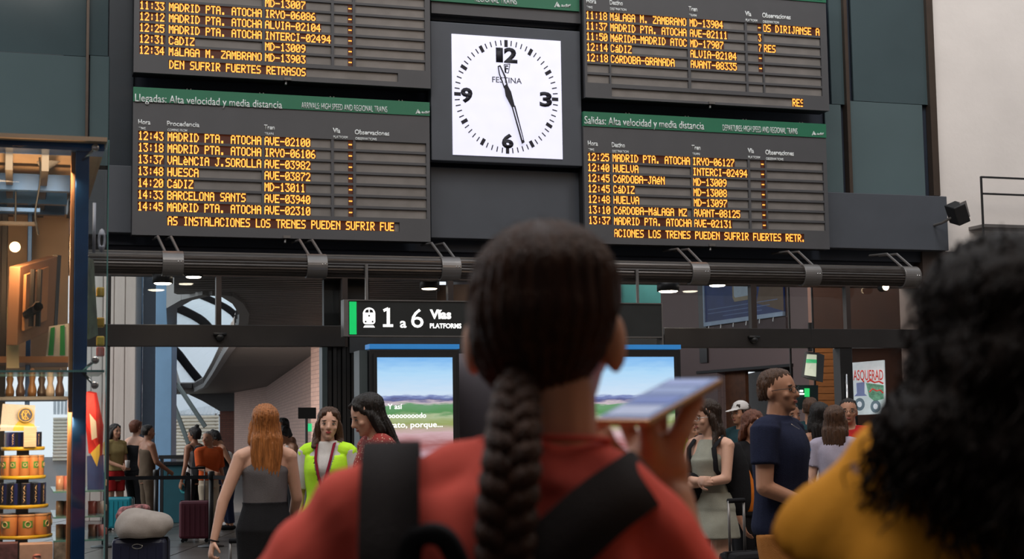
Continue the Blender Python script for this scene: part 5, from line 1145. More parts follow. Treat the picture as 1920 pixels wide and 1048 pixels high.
ad(link('t_shirt', remesh(sh_, .007, 3, .6, shirtfold), coral, girl), girl, (gx, YG, 0))
part('collar_seam', MB().tube([G(1012+(.068*math.cos(a)+.004)*1813*1.0, 826+6*math.sin(a*1), .068*math.sin(a)) for a in [i*PI/12 for i in range(25)]], .0035, 6, cap=False), coral, girl, True)
tr = MB(); tr.loft([(q[0], q[1], q[2], q[3]+.01, q[4]+.01) for q in T2 if q[2] < 1.0])
for s_ in (-1, 1):
    h0, k0, f0 = Vector((gx+s_*.09, YG, .84)), Vector((gx+s_*.1, YG, .47)), Vector((gx+s_*.11, YG-.02, .09)); tr.cone(h0, k0, .105, .075, flat=True); tr.ell(k0, (.075,)*3); tr.cone(k0, f0+Vector((0, 0, .03)), .075, .06, flat=True)
ad(link('trousers', remesh(tr, .012, 2, .6, folds(.004)), K['navy'], girl), girl, (gx, YG, 0))
# hair cap and braid
mG = hairm('girl', (.042, .016, .008)); mG.node_tree.nodes['Principled BSDF'].inputs['Specular IOR Level'].default_value = .2; mG.node_tree.nodes['Principled BSDF'].inputs['Roughness'].default_value = .5; hc = MB(); prof = [(745, 60, .035, 1000), (715, 92, .05, 1003), (690, 112, .062, 1006), (650, 128, .078, 1010), (600, 140, .094, 1016), (550, 143, .102, 1020), (500, 134, .1, 1022), (462, 108, .086, 1022), (437, 78, .062, 1022), (422, 40, .035, 1022), (417, 12, .01, 1022)]
hc.loft([(G(cx_, y).x, YG-.012+.01*(y < 600), G(cx_, y).z, w_/1813, d_) for y, w_, d_, cx_ in prof], n=36)
hcen = G(1012, 560)
def hgroove(c):
    a = np.arctan2(c[:, 1]-hcen.y, c[:, 0]-hcen.x); z = c[:, 2]-hcen.z; return .0016*np.sin(a*34+3*np.sin(z*10))+.0011*np.sin(a*71+4*np.sin(z*13+1))+.0008*np.sin(a*140+z*30)
hr = link('hair', remesh(hc, .0045, 2, None, hgroove), mG, girl); ad(hr, girl, (gx, YG, 0)); BASE[hr.name] = Vector((0, 0, 0))
cl_ = spline([G(975, 690, -.06), G(968, 745, -.09), G(964, 800, -.115), G(958, 880, -.135), (G(950, 960, -.142)), G(946, 1050, -.145), G(946, 1180, -.145), G(948, 1330, -.14)], 22)
acc = 0; arc = [0]
for a_, b2 in zip(cl_, cl_[1:]): acc += (b2-a_).length; arc.append(acc)
for k in range(3):
    P = []; R_ = []
    for i, p in enumerate(cl_):
        u = arc[i]/acc; ph = 2*PI*arc[i]/.066+k*2*PI/3; w_ = .0118*(.85+.35*math.sin(min(1, u*1.6)*PI*.7))*(1-.45*max(0, u-.6)/.4); env = min(1, arc[i]/.03)
        P.append(p+Vector((math.sin(ph)*w_*1.05*env, math.sin(2*ph)*.007*env, 0))); R_.append(w_*1.0)
    mb = MB(); n0 = 0; mb.tube(P, R_, 22); 
    # fine strand relief along each lock
    vs = [Vector(v) for v in mb.v]; nn = 22
    for i in range(len(P)):
        for j in range(nn):
            v = vs[i*nn+j]; vs[i*nn+j] = P[i]+(v-P[i])*(1+(.09 if j % 2 else -.07))
    mb.v = [tuple(v) for v in vs]; part('braid_strand', mb, mG, hr, True)
part('hair_tie', MB().lathe([(.014, -.01), (.019, -.005), (.019, .005), (.014, .01)], cl_[-1], 16), K['black'], hr, True)
part('braid_end', MB().tube([cl_[-1], cl_[-1]+Vector((0, .005, -.05)), cl_[-1]+Vector((.005, .01, -.09))], [.013, .02, .004], 12), mG, hr, True)
rnd = random.Random(4); fly = MB()
for i in range(46):
    a = rnd.uniform(0, PI); px = 1020+142*math.cos(a); py = 560-140*math.sin(a); p = G(px, py, rnd.uniform(-.05, .03)); fly.tube([p, p+Vector((rnd.uniform(-.012, .012), rnd.uniform(-.01, .01), rnd.uniform(0, .010))), p+Vector((rnd.uniform(-.02, .02), 0, rnd.uniform(-.006, .012)))], .0003, 3)
part('loose_hairs', fly, mG, hr, kind='stuff')
# backpack: straps, top handle, body below
bpk = thing('backpack', 'black backpack worn by the person with the braid, wide shoulder straps', 'backpack', G(950, 1200, -.25)); web = cloth('webbing', (.022, .018, .018), .9, .3, 300)
Lp = spline([G(742, 900, .10), G(738, 842, .05), G(735, 832, -.005), G(732, 850, -.055), G(730, 900, -.098), G(729, 980, -.125), G(729, 1060, -.14), G(735, 1200, -.15)], 5)
part('shoulder_strap', ribbon(Lp, [Vector((.0285, .004, 0))]*len(Lp), .006), web, bpk, True)
Rp = spline([G(1236, 985, .11), G(1232, 925, .07), G(1222, 890, .015), G(1190, 908, -.055), G(1125, 955, -.098), G(1050, 1022, -.122), G(960, 1090, -.14), G(860, 1200, -.15)], 5)
sd_ = []
for i, p in enumerate(Rp):
    sd_.append(Vector((.0205, .004, -.0235)))
part('shoulder_strap', ribbon(Rp, sd_, .006), web, bpk, True)
hl = spline([G(762, 1075, -.15), G(768, 1015, -.165), G(800, 993, -.175), G(840, 1008, -.172), G(872, 1070, -.15)], 8)
part('top_handle', ribbon(hl, [Vector((0.002, .012, 0)).normalized()*.014 if 1 else 0 for p in hl], .014), K['black'], bpk, True)
bp0 = G(840, 1090, -.2); mb = MB(); mb.loft([(bp0.x+.03, YG-.2, .93, .13, .06, 3.2), (bp0.x+.03, YG-.21, 1.05, .15, .075, 3.2), (bp0.x+.03, YG-.21, 1.22, .145, .07, 3.2), (bp0.x+.03, YG-.2, bp0.z-.01, .1, .045, 3)])
o = link('pack_body', remesh(mb, .012, 2, .6), K['black'], bpk); o.location = -BASE[bpk.name]
# phone
pc = at(1236, 744, 1.725); Lv = Vector((.097, .111, .047)); Sv = Vector((.056, -.045, -.0015)); nU = Sv.cross(Lv).normalized(); nU = nU if nU.z > 0 else -nU
ph = thing('smartphone', 'smartphone held flat in the raised hand, blue screen and gold rim', 'phone', pc)
part('case', MB().obox(pc-nU*.006, Lv/2, Sv/2, nU*.0042), mat('gold_case', (.55, .3, .14), .35, .6), ph, bevel=.003)
M_ps = mat('phone_screen', (.03, .04, .1), .2, 0, .3, 9, emit=(.12, .18, .4), es=.4, stretch=(1, 6, 1))
part('screen', MB().obox(pc-nU*.0015, Lv*.48, Sv*.47, nU*.0006), M_ps, ph)
for k, (q0, q1, c) in enumerate(((-.42, -.2, (.3, .34, .5)), (-.15, .05, (.06, .1, .34)), (.1, .25, (.18, .24, .46)), (.3, .44, (.2, .25, .5)))):
    part('screen_block', MB().obox(pc-nU*.0006+Lv*(q0+q1)/2, Lv*(q1-q0)/2, Sv*.4, nU*.0003), mat('phone_block%d' % k, c, .3, emit=tuple(q*.7 for q in c), es=.35), ph)
for k in (-.2, -.1): part('side_button', MB().obox(pc-nU*.005+Lv*k+Sv*.51, Lv*.03, Sv*.012, nU*.0012), M_steel, ph)
# woman in yellow with curly hair
YY = 1.42
def Q(x, y, d=0): return at(x, y, YY+d)
yx = Q(1898, 900).x
yel = thing('person', 'person in mustard yellow top with dark curly hair, seen from behind at the right edge', 'person', (yx, YY, 0))
T3 = [(yx, YY-q[1], q[2]+(.03 if q[2] > 1.1 else 0), q[3]*1.08, q[4]*1.05) for q in FT]
body = MB(); body.loft(T3); hmY = Matrix.Translation((Q(1890, 600).x, YY+.01, 1.425)) @ Matrix.Rotation(PI-.1, 4, 'Z'); head_prims(body, hmY); body.cone(Q(1895, 930), Q(1892, 760), .06, .053)
S1, E1, W1 = Q(1655, 915), Q(1500, 1230, .03), Q(1560, 1500, .2); S2, E2, W2 = Q(2170, 905), Q(2250, 1280, .03), Q(2150, 1560, .2)
for A_, B_, C_, s_ in ((S1, E1, W1, -1), (S2, E2, W2, 1)):
    body.cone(Q(1895, 905), A_, .05, .048); body.cone(A_, B_, .047, .04); body.cone(B_, C_, .038, .026); hand_prims(body, C_, C_-B_, (-s_, 0, 0), s_, .5)
for s_ in (-1, 1):
    h0, k0, f0 = Vector((yx+s_*.09, YY, .84)), Vector((yx+s_*.1, YY, .47)), Vector((yx+s_*.11, YY-.02, .09))
    body.cone(h0, k0, .088, .056); body.cone(k0, f0, .056, .036); body.cone(f0+Vector((0, -.02, -.05)), f0+Vector((0, .13, -.062)), .04, .028, asp=.8)
ad(link('body', remesh(body, .0075, 2, .5), SK3, yel), yel, (yx, YY, 0))
sh_ = MB(); sh_.loft([(q[0], q[1], q[2], q[3]+.028, q[4]+.02) for q in T3 if q[2] > .84][:-1]+[(yx, YY, 1.45, .1, .075)])
sh_.cone(Q(1895, 895), S1, .058, .058); sh_.cone(Q(1895, 895), S2, .058, .068); sh_.ell(S1, (.058,)*3); sh_.ell(S2, (.07,)*3)
sh_.cone(S1-(E1-S1)*.05, S1.lerp(E1, .5), .058, .067, flat=True); sh_.cone(S2-(E2-S2)*.05, S2.lerp(E2, .5), .07, .09, flat=True)
def yfold(c): x, z = c[:, 0], c[:, 2]; return .008*np.sin((x*.8+z*.5)*46+3*np.sin(z*8))+.004*np.sin(x*70-z*20)
ad(link('top', remesh(sh_, .008, 3, .6, yfold), cloth('mustard', (.62, .26, .025), .85, .15, 300), yel), yel, (yx, YY, 0))
tr = MB(); tr.loft([(q[0], q[1], q[2], q[3]+.01, q[4]+.01) for q in T3 if q[2] < 1.0])
for s_ in (-1, 1):
    h0, k0, f0 = Vector((yx+s_*.09, YY, .84)), Vector((yx+s_*.1, YY, .47)), Vector((yx+s_*.11, YY-.02, .09)); tr.cone(h0, k0, .105, .075, flat=True); tr.ell(k0, (.075,)*3); tr.cone(k0, f0+Vector((0, 0, .03)), .075, .06, flat=True)
ad(link('trousers', remesh(tr, .012, 2, .6, folds(.004)), K['black'], yel), yel, (yx, YY, 0))
blobs = [(1892, 575, 178, 152, 0), (1890, 690, 200, 140, -.01), (1790, 790, 150, 90, -.035), (1730, 815, 98, 78, -.035), (1900, 850, 175, 130, -.06), (1895, 935, 110, 58, -.07)]
hv = MB()
for x, y, rx, ry, d in blobs: k = YY/F; hv.ell(Q(x, y, d), (rx*k*.93, .125 if y < 700 else .07, ry*k*.93), n=24, m=16)
mY = hairm('curly', (.012, .007, .005)); mY.node_tree.nodes['Principled BSDF'].inputs['Specular IOR Level'].default_value = .12; mY.node_tree.nodes['Principled BSDF'].inputs['Roughness'].default_value = .6
def lump(c): return .0028*np.sin(c[:, 0]*90+3*np.sin(c[:, 2]*60))*np.sin(c[:, 2]*80+2*np.sin(c[:, 0]*50+c[:, 1]*60))
hy = link('hair', remesh(hv, .007, 2, None, lump), mY, yel); ad(hy, yel, (yx, YY, 0)); BASE[hy.name] = Vector((0, 0, 0))
cu = MB(); rnd = random.Random(11)
for i in range(1500):
    x, y, rx, ry, d = rnd.choice(blobs); k = YY/F; th = rnd.uniform(0, 2*PI); fi = rnd.uniform(-.9, 1.2)
    c0 = Q(x, y, d); dz = .125 if y < 700 else .07
    p = c0+Vector((rx*k*math.cos(th)*math.cos(fi)*.97, -dz*abs(math.sin(th))*math.cos(fi)*.97 if rnd.random() < .8 else dz*math.sin(th)*.9, ry*k*math.sin(fi)*.97))
    out = (p-c0).normalized(); L_ = rnd.uniform(.035, .085); rr = rnd.uniform(.0035, .0075); tn = rnd.uniform(1.2, 2.6); ph_ = rnd.uniform(0, 6.28); dirn = (Vector((0, 0, -1))+out*rnd.uniform(-.1, .35)+Vector((rnd.uniform(-.3, .3), 0, 0))).normalized()
    e1 = dirn.orthogonal().normalized(); e2 = dirn.cross(e1); P = []
    for j in range(15):
        u = j/14; P.append(p+dirn*L_*u+(e1*math.cos(ph_+tn*2*PI*u)+e2*math.sin(ph_+tn*2*PI*u))*rr*(.5+.5*u))
    cu.tube(P, [.0012]*13+[.0008, .0003], 3, cap=False)
part('curls', cu, mY, hy, True, kind='stuff')
# ---------------------------------------------------------------- glass kiosk at the left
KD = 10.9
def kp(x, y, d=KD): return wp(x, y, d)
def kbox(mb, x0, y0, x1, y1, d0, d1): return wbox(mb, x0, y0, x1, y1, d0, d1)
ks = thing('glass_kiosk', 'glass shop kiosk with dark steel posts at the left edge', 'kiosk', (kp(100, 600)[0], 0, KD), WM)
M_kpost = mat('kiosk_steel', (.02, .09, .26), .25, .4, .5, 3); M_copper = mat('kiosk_wood', (.38, .17, .07), .5); M_tan = mat('kiosk_tan', (.55, .4, .28), .7); M_gedge = mat('glass_edge', (.12, .3, .3), .15)  # the steel's blue reflections are put into its base colour
def kpart(name, x0, y0, x1, y1, d0, d1, m, par=None, bevel=0):
    mb = MB(); kbox(mb, x0, y0, x1, y1, d0, d1); return part(name, mb, m, par or ks, bevel=bevel)
def kfull(name, x0, x1, ytop, d0, d1, m, par=None):
    u0, u1 = wu(x0, 600, d1), wu(x1, 600, d1); v = wv(x0, ytop, d1); return part(name, MB().box((u0, 0, d0), (u1, v, d1)), m, par or ks, bevel=.003)
kfull('glass_pane', -150, 199, 264, KD-.012, KD, M_glass); kfull('glass_edge', 199.2, 201.5, 262, KD-.02, KD+.004, M_gedge)
kfull('post', 138, 164, 262, KD-.17, KD-.06, M_kpost); kfull('post_edge_strip', 130, 137.5, 268, KD-.15, KD-.08, M_copper)  # post, and an orange strip along its left edge
kfull('inner_post', 49, 58, 300, KD-1.3, KD-1.22, M_kpost); kfull('inner_post', 0, 12, 330, KD-1.5, KD-1.35, M_dark)
kpart('top_beam', -150, 260, 196, 277, KD-.16, KD-.03, M_kpost); kpart('roof_edge', -150, 250, 201, 258, KD-1.6, KD+.03, M_tan)
v2 = wv(100, 262, KD); uL, uR = wu(-150, 262, KD), wu(199, 262, KD)
for k in range(5): u = uL+(uR-uL)*(k+.35)/5; part('rafter', MB().box((u-.014, v2-.1, KD-1.6), (u+.014, v2-.03, KD-.16)), M_dark, ks)
for dd in (.55, .95, 1.3): part('cross_beam', MB().box((uL, v2-.12, KD-dd-.05), (uR-.12, v2-.05, KD-dd)), M_kpost, ks)
part('side_pane', MB().box((uR-.012, 0, KD-1.5), (uR, v2, KD-.02)), M_glass, ks)
part('plinth', MB().box((uL, 0, KD-1.5), (uR-.02, .75, KD-.1)), M_dark, ks)
kpart('back_panel', -150, 398, 128, 700, KD-1.62, KD-1.56, M_tan); kpart('back_shelf', -150, 668, 134, 680, KD-1.5, KD-1.0, M_copper)
kpart('rail', -20, 389, 75, 396, KD-.7, KD-.66, M_kpost); kpart('rail', -20, 415, 70, 421, KD-.62, KD-.58, M_dark)
kpart('glass_shelf', -150, 694, 196, 698, KD-.5, KD-.02, M_gedge); kpart('glass_shelf', 100, 920, 196, 923, KD-.9, KD-.3, M_gedge)
for y_, in ((968,), (1012,)): kpart('glass_shelf', 100, y_, 196, y_+3, KD-.9, KD-.3, M_gedge)
def clamp(x, y, arms):
    u, v = kp(x, y, KD+.02); mb = MB(); vs = MB().lathe([(.013, 0), (.015, .004), (.015, .012), (.012, .016)], (0, 0, 0), 16)
    vs.v = [(u+a, v+b, KD+c) for a, b, c in vs.v]; o = part('glass_clamp', vs, M_chrome, ks, True)
    for ax, ay in arms: q = kp(ax, ay, KD-.06); part('clamp_arm', MB().tube([(u, v, KD-.005), (q[0], q[1], KD-.06)], .006, 8), M_chrome, o, True)
clamp(179, 276, [(155, 300)]); clamp(179, 675, [(152, 697)]); clamp(178, 722, [(156, 700)])
for s, x0_, x1_ in (('l', 173, 179), ('o', 183, 198)): gtext(ks, s, x0_, 470, x1_, 92 if s == 'l' else 62, KD+.001, mat('pane_letter_white', (.4, .45, .55), .6), .03)  # pale letters set on the front pane
# lamp, spot, cables
lp = thing('pendant_bulb', 'glowing warm bulb hanging inside the kiosk, far left', 'lamp', (*kp(28, 463, KD-.6), KD-.6), WM); b = BASE[lp.name]
part('bulb', MB().ell(b, (.022, .022, .026)), mat('bulb_hot', (.9, .7, .4), .4, emit=(1, .62, .25), es=14), lp, True); part('socket', MB().lathe([(.016, -.0), (.02, .03), (.02, .075), (.01, .09)], (0, 0, 0), 14, 'y'), M_black, lp).location = (0, .02, 0)
part('cord', MB().tube([b+Vector((0, .1, 0)), b+Vector((0, .3, 0))], .004, 6), M_black, lp)
sp2 = thing('kiosk_spotlight', 'small white spotlight on a rail under the kiosk roof', 'lamp', (*kp(95, 305, KD-.5), KD-.5), WM); b = BASE[sp2.name]
part('housing', MB().tube([b+Vector((-.04, -.02, 0)), b+Vector((.03, .03, .02))], .028, 14), K['white'], sp2, True); part('arm', MB().tube([b+Vector((.02, .02, 0)), b+Vector((.05, .12, -.04))], .008, 8), M_black, sp2, True)
cb_ = MB().tube(spline([(*kp(70, 262, KD-.4), KD-.4), (*kp(76, 330, KD-.4), KD-.4), (*kp(66, 400, KD-.4), KD-.4), (*kp(72, 440, KD-.4), KD-.4)]), .004, 6); solo('hanging_cable', cb_, M_black, 'black cable dangling from the kiosk roof', 'cable', (*kp(70, 262, KD-.4), KD-.4), WM)
# back of a tilted television on its bracket
tv = thing('television', 'flat television seen from behind on a bracket inside the kiosk', 'television', (*kp(75, 560, KD-.75), KD-.75), WM)
M_tv = mat('tv_back', (.26, .13, .07), .6)
def kslab(pts, th): # pts (px, py, d)
    P = [Vector((*kp(x, y, d), d)) for x, y, d in pts]; n_ = (P[1]-P[0]).cross(P[2]-P[0]).normalized(); n_ = n_ if n_.z > 0 else -n_; n = len(P)
    return MB().add([p for p in P]+[p-n_*th for p in P], [tuple(range(n)), tuple(range(2*n-1, n-1, -1))]+[(i, n+i, n+(i+1) % n, (i+1) % n) for i in range(n)])
part('back_cover', kslab([(38, 500, KD-.6), (108, 480, KD-.95), (101, 618, KD-.95), (32, 648, KD-.6)], .05), M_tv, tv, bevel=.004)
part('screen_rim', kslab([(108, 478, KD-.95), (115, 479, KD-1.05), (107, 625, KD-1.05), (101, 632, KD-.95)], .02), M_dark, tv); part('inner_plate', kslab([(50, 515, KD-.6), (92, 500, KD-.85), (88, 600, KD-.85), (46, 620, KD-.6)], .012), M_copper, tv)
for x in (62, 75): part('bracket_rail', MB().tube([(*kp(x, 505, KD-.58), KD-.58), (*kp(x-4, 612, KD-.58), KD-.58)], .011, 6), M_dark, tv)
part('bracket_arm', MB().tube([(*kp(50, 590, KD-.6), KD-.6), (*kp(72, 575, KD-.5), KD-.5), (*kp(54, 560, KD-1.22), KD-1.22)], .02, 8), M_dark, tv)
# flags, cards and cloths
def kcloth(name, pts, m, label, cat, th=.006, parts=()):
    t = thing(name, label, cat, (*kp(pts[0][0], pts[0][1], pts[0][2]), pts[0][2]), WM); part('cloth', kslab(pts, th), m, t)
    for nm, pp_, mm in parts: part(nm, kslab(pp_, th*.5), mm, t)
    return t
dS = KD-.8
kcloth('striped_flag', [(92, 612, dS), (130, 606, dS), (131, 668, dS), (86, 668, dS)], K['white'], 'green and white striped flag standing on the kiosk shelf', 'flag', parts=[('green_stripe', [(95, 615, dS+.01), (103, 613, dS+.01), (100, 666, dS+.01), (90, 666, dS+.01)], mat('flag_green', (.02, .25, .07), .8)), ('green_stripe', [(113, 611, dS+.01), (121, 609, dS+.01), (122, 666, dS+.01), (112, 666, dS+.01)], MATS['flag_green'])])
kcloth('shop_card', [(13, 575, dS), (34, 572, dS), (36, 690, dS), (12, 690, dS)], mat('card_cream', (.6, .5, .3), .7), 'tall cream card with dark writing under the bulb', 'card', parts=[('dark_mark', [(16, 588, dS+.01), (22, 587, dS+.01), (22, 606, dS+.01), (16, 608, dS+.01)], M_dark)])
kcloth('dark_picture', [(165, 482, KD-.35), (176, 488, KD-.45), (184, 628, KD-.45), (167, 636, KD-.35)], mat('picture_green', (.08, .12, .09), .5, 0, .5, 20), 'narrow tilted dark picture right of the blue kiosk post', 'picture', .02)
rs = kcloth('red_yellow_scarf', [(162, 735, KD-.3), (176, 738, KD-.28), (189, 800, KD-.3), (187, 855, KD-.3), (166, 850, KD-.28), (160, 790, KD-.3)], mat('scarf_red', (.5, .02, .02), .8, 0, .3, 8), 'red and yellow scarf hanging behind the kiosk glass', 'scarf', .02,
  parts=[('pale_band', [(168, 775, KD-.27), (180, 790, KD-.27), (182, 820, KD-.27), (172, 825, KD-.27)], K['cream']), ('yellow_end', [(170, 850, KD-.27), (187, 832, KD-.27), (187, 852, KD-.27), (182, 875, KD-.27)], mat('scarf_yellow', (.7, .5, .08), .8))])
kcloth('blue_cloth', [(163, 855, KD-.36), (194, 852, KD-.36), (196, 918, KD-.36), (164, 922, KD-.36)], mat('cloth_blue', (.015, .05, .18), .8, 0, .3, 9), 'deep blue cloth hanging below the red scarf', 'cloth')
# small goods on the upper glass shelf and back shelf
G1 = [(0.0, 0), (.02, 0), (.022, .02), (.012, .05), (.018, .075), (.01, .095), (.002, .1)]
for k, (x, c) in enumerate(((18, (.2, .1, .03)), (38, (.1, .06, .04)), (60, (.25, .12, .04)), (78, (.06, .04, .03)), (94, (.6, .5, .4)), (112, (.12, .07, .05)))):
    u, v = kp(x, 743, KD-.75); q = mat('figurine%d' % k, c, .35, 0, .2, 20); mb = MB().lathe([(r*.9, h_*(1+.12*(k % 3))) for r, h_ in G1[1:]], (0, 0, 0), 14, 'y'); mb.v = [(a, -z if 0 else abs(y_) if 0 else y_, z) for a, y_, z in mb.v]
    t = thing('figurine', 'small %s figurine, %s on the dark souvenir shelf' % (('gold brown', 'dark brown', 'amber', 'black', 'ivory white', 'umber')[k], ('first from the left', 'second from the left', 'third from the left', 'third from the right', 'second from the right', 'first from the right')[k]), 'souvenir', (u, v, KD-.75), WM)
    mb.v = [(a+u, b2+v, c2+KD-.75) for a, b2, c2 in mb.v]; part('figure', mb, q, t, True); part('stand', MB().box((u-.022, v-.008, KD-.772), (u+.022, v, KD-.728)), M_black, t)
kpart('souvenir_shelf', -60, 744, 128, 750, KD-.95, KD-.6, M_dark)
# emblem disc on yellow stand
em = thing('crest_stand', 'round navy crest with gold lettering on a yellow and white stand above the tins', 'sign', (*kp(46, 806, KD-.5), KD-.5), WM); u, v = kp(48, 778, KD-.5); R0 = .031
def disc(r, z0, z1): P = [(u+r*math.cos(q*PI/16), v+r*math.sin(q*PI/16)) for q in range(32)]; return MB().prism(P, z0, z1)
part('white_card', kslab([(5, 757, KD-.52), (66, 760, KD-.52), (64, 808, KD-.52), (0, 808, KD-.52)], .008), K['white'], em); part('yellow_card', kslab([(26, 800, KD-.515), (38, 785, KD-.515), (64, 796, KD-.515), (70, 808, KD-.515), (24, 808, KD-.515)], .006), mat('card_yellow', (.75, .5, .05), .6), em)
M_gold = mat('gold_print', (.65, .42, .05), .4); part('disc', disc(R0, KD-.5, KD-.49), mat('crest_navy', (.01, .012, .05), .5), em); mb = MB().tube([(u+R0*.93*math.cos(q*PI/16), v+R0*.93*math.sin(q*PI/16), KD-.488) for q in range(33)], .0018, 6); part('gold_ring', mb, M_gold, em)
mb = MB()
for a0 in (0, PI/4, PI/2, 3*PI/4): mb.tube([(u+.018*math.cos(a0+PI*t/6)*math.cos(.0)*(1-.35*math.sin(PI*t/6)), v+.02*math.sin(a0+PI*t/6), KD-.487) for t in range(7)], .0016, 6)
mb.tube([(u-.012, v-.018, KD-.487), (u+.012, v+.018, KD-.487)], .0016, 6); mb.tube([(u+.012, v-.018, KD-.487), (u-.012, v+.018, KD-.487)], .0016, 6); mb.tube([(u, v+.022, KD-.487), (u, v-.022, KD-.487)], .0016, 6)
part('gold_letters', mb, M_gold, em)
# tiered round stand with tins
uc = kp(42, 900, KD-.55)[0]; dc = KD-.55
st_ = thing('tiered_display_stand', 'four tier round yellow display stand full of tins', 'stand', (uc, 0, dc), WM); M_yel = mat('tray_yellow', (.75, .48, .02), .35, 0, .05, 5)
tiers = [(841, .088), (895, .094), (950, .106), (1007, .124)]
def disp(mb, u, v, d): mb.v = [(a+u, b2+v, c2+d) for a, b2, c2 in mb.v]; return mb
TV = []
for y, r in tiers:
    v = wv(42, y, dc+r*.7); TV.append(v); part('tray', disp(MB().lathe([(r*.96, -.008), (r, -.004), (r, .006), (r*.98, .007), (r*.96, .002)], (0, 0, 0), 40, 'y'), uc, v, dc), M_yel, st_, True)
# lathe 'y' axis runs up in wall space
part('centre_pole', MB().box((uc-.025, .75, dc-.02), (uc+.025, TV[0], dc+.02)), M_black, st_)
v = TV[3]-.13; part('base_tray', disp(MB().lathe([(.13, -.01), (.135, 0), (.13, .006)], (0, 0, 0), 40, 'y'), uc, v, dc), M_yel, st_, True)
M_tin = mat('tin_orange', (.62, .25, .08), .4, .0, .08, 8, coat=.3); M_tg = mat('tin_green', (.08, .28, .05), .4); M_pap = mat('tin_ring', (.75, .5, .28), .5); M_nv = mat('box_navy', (.012, .018, .12), .35, coat=.4); M_bk = mat('box_black', (.012, .012, .02), .35, coat=.4)
def tin(r, h_, lab, grp):
    t = thing('tin', lab, 'tin', (0, 0, 0), WM, grp)
    part('can', MB().lathe([(r*.96, 0), (r, .002), (r, h_-.003), (r*.95, h_)], (0, 0, 0), 20, 'y'), M_tin, t, True); part('lid', MB().lathe([(r*1.02, h_-.006), (r*1.03, h_-.001), (r*.96, h_+.002)], (0, 0, 0), 20, 'y'), mat('tin_lid', (.55, .3, .14), .35), t, True)
    mb = MB(); vs = []
    for k in range(9):
        a = PI/2+(k-4)*.16; vs += [(r*1.01*math.cos(a), h_*.38, r*1.01*math.sin(a)), (r*1.01*math.cos(a), h_*.72, r*1.01*math.sin(a))]
    mb.add(vs, [(2*k, 2*k+1, 2*k+3, 2*k+2) for k in range(8)]); part('green_band', mb, M_tg, t)
    P = MB().tube([(r*.34*math.cos(q*PI/8), h_*.55+r*.34*math.sin(q*PI/8), r*1.0+.002-abs(math.cos(q*PI/8))*r*.07) for q in range(17)], r*.07, 6, cap=False); part('ring_print', P, M_pap, t)
    return t
def ring(proto, n, rad, v, a0=0):
    for k in range(n):
        o = proto if k == 0 else copy_tree(proto)
        a = a0+2*PI*k/n; u_, d_ = uc+rad*math.sin(a), dc+rad*math.cos(a)
        o.matrix_world = WM @ Matrix.Translation((u_, v, d_)) @ Matrix.Rotation(a, 4, 'Y')
def vh(y0, y1): return abs(wv(42, y0, dc+.08)-wv(42, y1, dc+.08))
ring(tin(.0205, vh(853, 890), 'slim orange tin with green band standing on the second tray of the round stand', 'slim orange tins on the second tray'), 11, .068, TV[1]+.007, .1)
ring(tin(.033, vh(965, 1003), 'wide orange tin with green band standing on the lowest tray of the round stand', 'wide orange tins on the lowest tray'), 8, .088, TV[3]+.007, .2)
def boxy(w_, h_, m1, m2, lab, grp, word):
    t = thing('gift_box', lab, 'box', (0, 0, 0), WM, grp); part('carton', MB().box((-w_/2, 0, -w_*.35), (w_/2, h_, w_*.35)), m1, t, bevel=.001); part('side_panel', MB().box((w_*.08, .001, w_*.35), (w_/2, h_-.001, w_*.35+.001)), m2, t)
    if word:
        o = _text(word, 0, h_*.8, 0, w_*.22, 0, M_pap, None, 'lettering', .01, .001, None, Vector((0, 0, 0))); o.parent = t
        o.matrix_local = Matrix.Translation((-w_*.1, h_*.1, w_*.36)) @ Matrix.Rotation(PI/2, 4, 'Z')
    return t
ring(boxy(.034, vh(903, 944), M_bk, M_nv, 'navy and black carton standing on the third tray of the round stand', 'navy cartons on the third tray', 'VIVA'), 12, .082, TV[2]+.007, .15)
ring(boxy(.034, vh(808, 836), M_nv, M_bk, 'navy carton standing on the top tray of the round stand', 'navy cartons on the top tray', 'VIVA'), 8, .062, TV[0]+.007, .3)
pb2 = solo('striped_carton', MB().box((0, 0, 0), (.05, vh(798, 836), .03)), mat('carton_cream', (.5, .36, .26), .5, 0, .35, 12, stretch=(1, 40, 1)), 'cream and brown striped carton standing among navy cartons on the top tray', 'box'); pb2.matrix_world = WM @ Matrix.Translation((uc+.002, TV[0]+.007, dc+.078))
# boxes under the stand and jars on side shelves
u_, v_ = kp(33, 1052, KD-.3); hb_ = vh(1020, 1060)
for k, (xa_, xb_, c, lab) in enumerate(((-60, 33, (.12, .05, .06), 'dark patterned box in the lowest row under the round stand'), (36, 99, (.55, .36, .3), 'pale pink box with faint letter under the round stand'), (101, 129, (.22, .19, .17), 'grey speckled box right of the pale pink box'))):
    mb = MB(); q = kbox(mb, xa_, 1020-(4 if k == 2 else 0), xb_, 1075, KD-.42, KD-.3); o = solo('souvenir_box', mb, mat('souvenir%d' % k, c, .5, 0, .5 if k != 1 else .08, 40), lab, 'box', (q[0], q[1], KD-.42), WM, bevel=.002)
    if k == 1:
        tt = _text('S', 0, .035, 0, .05, 0, mat('pink_letter', (.6, .2, .17), .5), None, 'lettering', .02, .001, None, Vector((0, 0, 0))); tt.parent = o; tt.matrix_local = Matrix.Translation((.05, (q[3]-q[1])*.25, .121))
cols = ((.45, .22, .14), (.4, .3, .2), (.5, .15, .12), (.3, .2, .14), (.42, .34, .26))
names_ = ('coral', 'sand', 'red', 'brown', 'cream'); k = 0
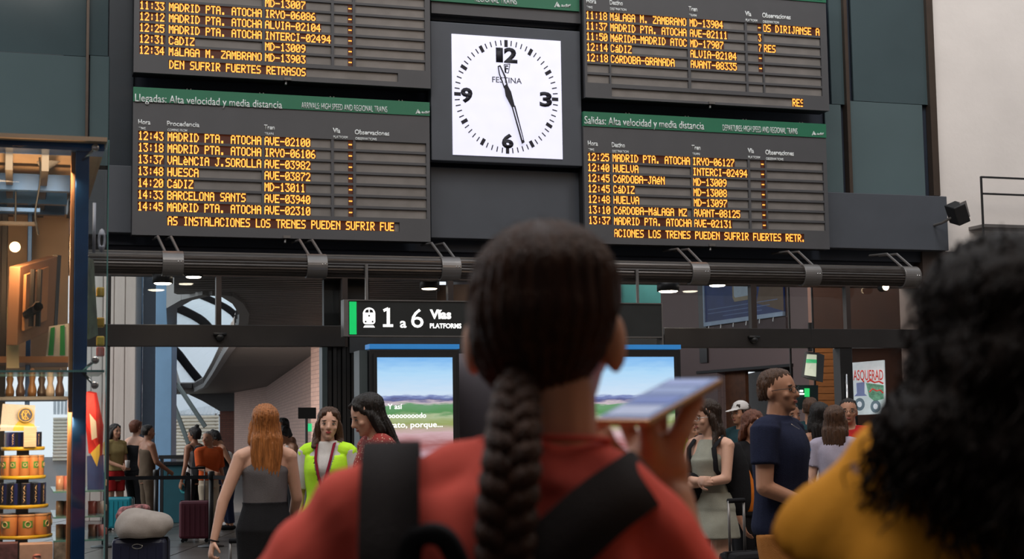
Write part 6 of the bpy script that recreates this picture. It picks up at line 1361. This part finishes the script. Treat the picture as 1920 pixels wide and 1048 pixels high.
for y, nm in ((920, 'top'), (967, 'middle'), (1011, 'bottom')):
    for x, side in ((112, 'left of the post'), (127, 'close to the post'), (172, 'right of the post'), (187, 'beside the glass edge')):
        u_, v_ = kp(x, y, KD-.5); c = cols[(k*2) % 5]; t = thing('mug', '%s souvenir mug %s on the %s side shelf' % (names_[(k*2) % 5], side, nm), 'mug', (u_, v_, KD-.5), WM); q = mat('mug%d' % ((k*2) % 5), c, .3, 0, .25, 25, coat=.3)
        part('cup', disp(MB().lathe([(.014, 0), (.0165, .004), (.0165, .062), (.0145, .062), (.0145, .01)], (0, 0, 0), 16, 'y'), u_, v_, KD-.5), q, t, True); part('handle', MB().tube([(u_+.015, v_+.05, KD-.5), (u_+.026, v_+.045, KD-.5), (u_+.026, v_+.022, KD-.5), (u_+.015, v_+.017, KD-.5)], .0025, 6), q, t, True); k += 1
# small yellow and red packets beside the picture on the right
for y, c, lab in ((548, (.6, .42, .05), 'yellow packet pinned highest beside the glass edge'), (605, (.55, .35, .04), 'yellow packet in the middle beside the glass edge'), (640, (.65, .5, .08), 'yellow packet lowest above the chrome clamp'), (660, (.5, .06, .03), 'small red packet just above the chrome clamp')):
    mb = MB(); q = kbox(mb, 181, y-10, 196, y+8, KD-.5, KD-.46); solo('packet', mb, mat('packet%d' % y, c, .5, 0, .3, 20), lab, 'packet', (q[0], q[1], KD-.5), WM, bevel=.006)
l = bpy.data.lights.new('kiosk_bulb_light', 'POINT'); l.energy = 9; l.color = (1, .55, .25); l.shadow_soft_size = .04; o = bpy.data.objects.new('kiosk_bulb_light', l); C.objects.link(o); o.location = WM @ Vector((*kp(28, 470, KD-.52), KD-.52))
for nm, x, y, dd, en, sz in (('kiosk_shelf_fill', 60, 752, -.12, 5.5, .3), ('kiosk_top_fill', 60, 300, -.12, 5, .3), ('kiosk_side_fill', 165, 745, -.2, .45, .12)):  # unseen area lights added to brighten the tins, shelves and scarf
    l = bpy.data.lights.new(nm, 'AREA'); l.energy = en; l.color = (1, .68, .4); l.size = sz; o = bpy.data.objects.new(nm, l); C.objects.link(o); p = WM @ Vector((*kp(x, y, KD+dd), KD+dd)); o.location = p
    o.rotation_euler = (WM @ Vector((*kp(x-18, y+190, KD-.5), KD-.5))-p).to_track_quat('-Z', 'Y').to_euler()
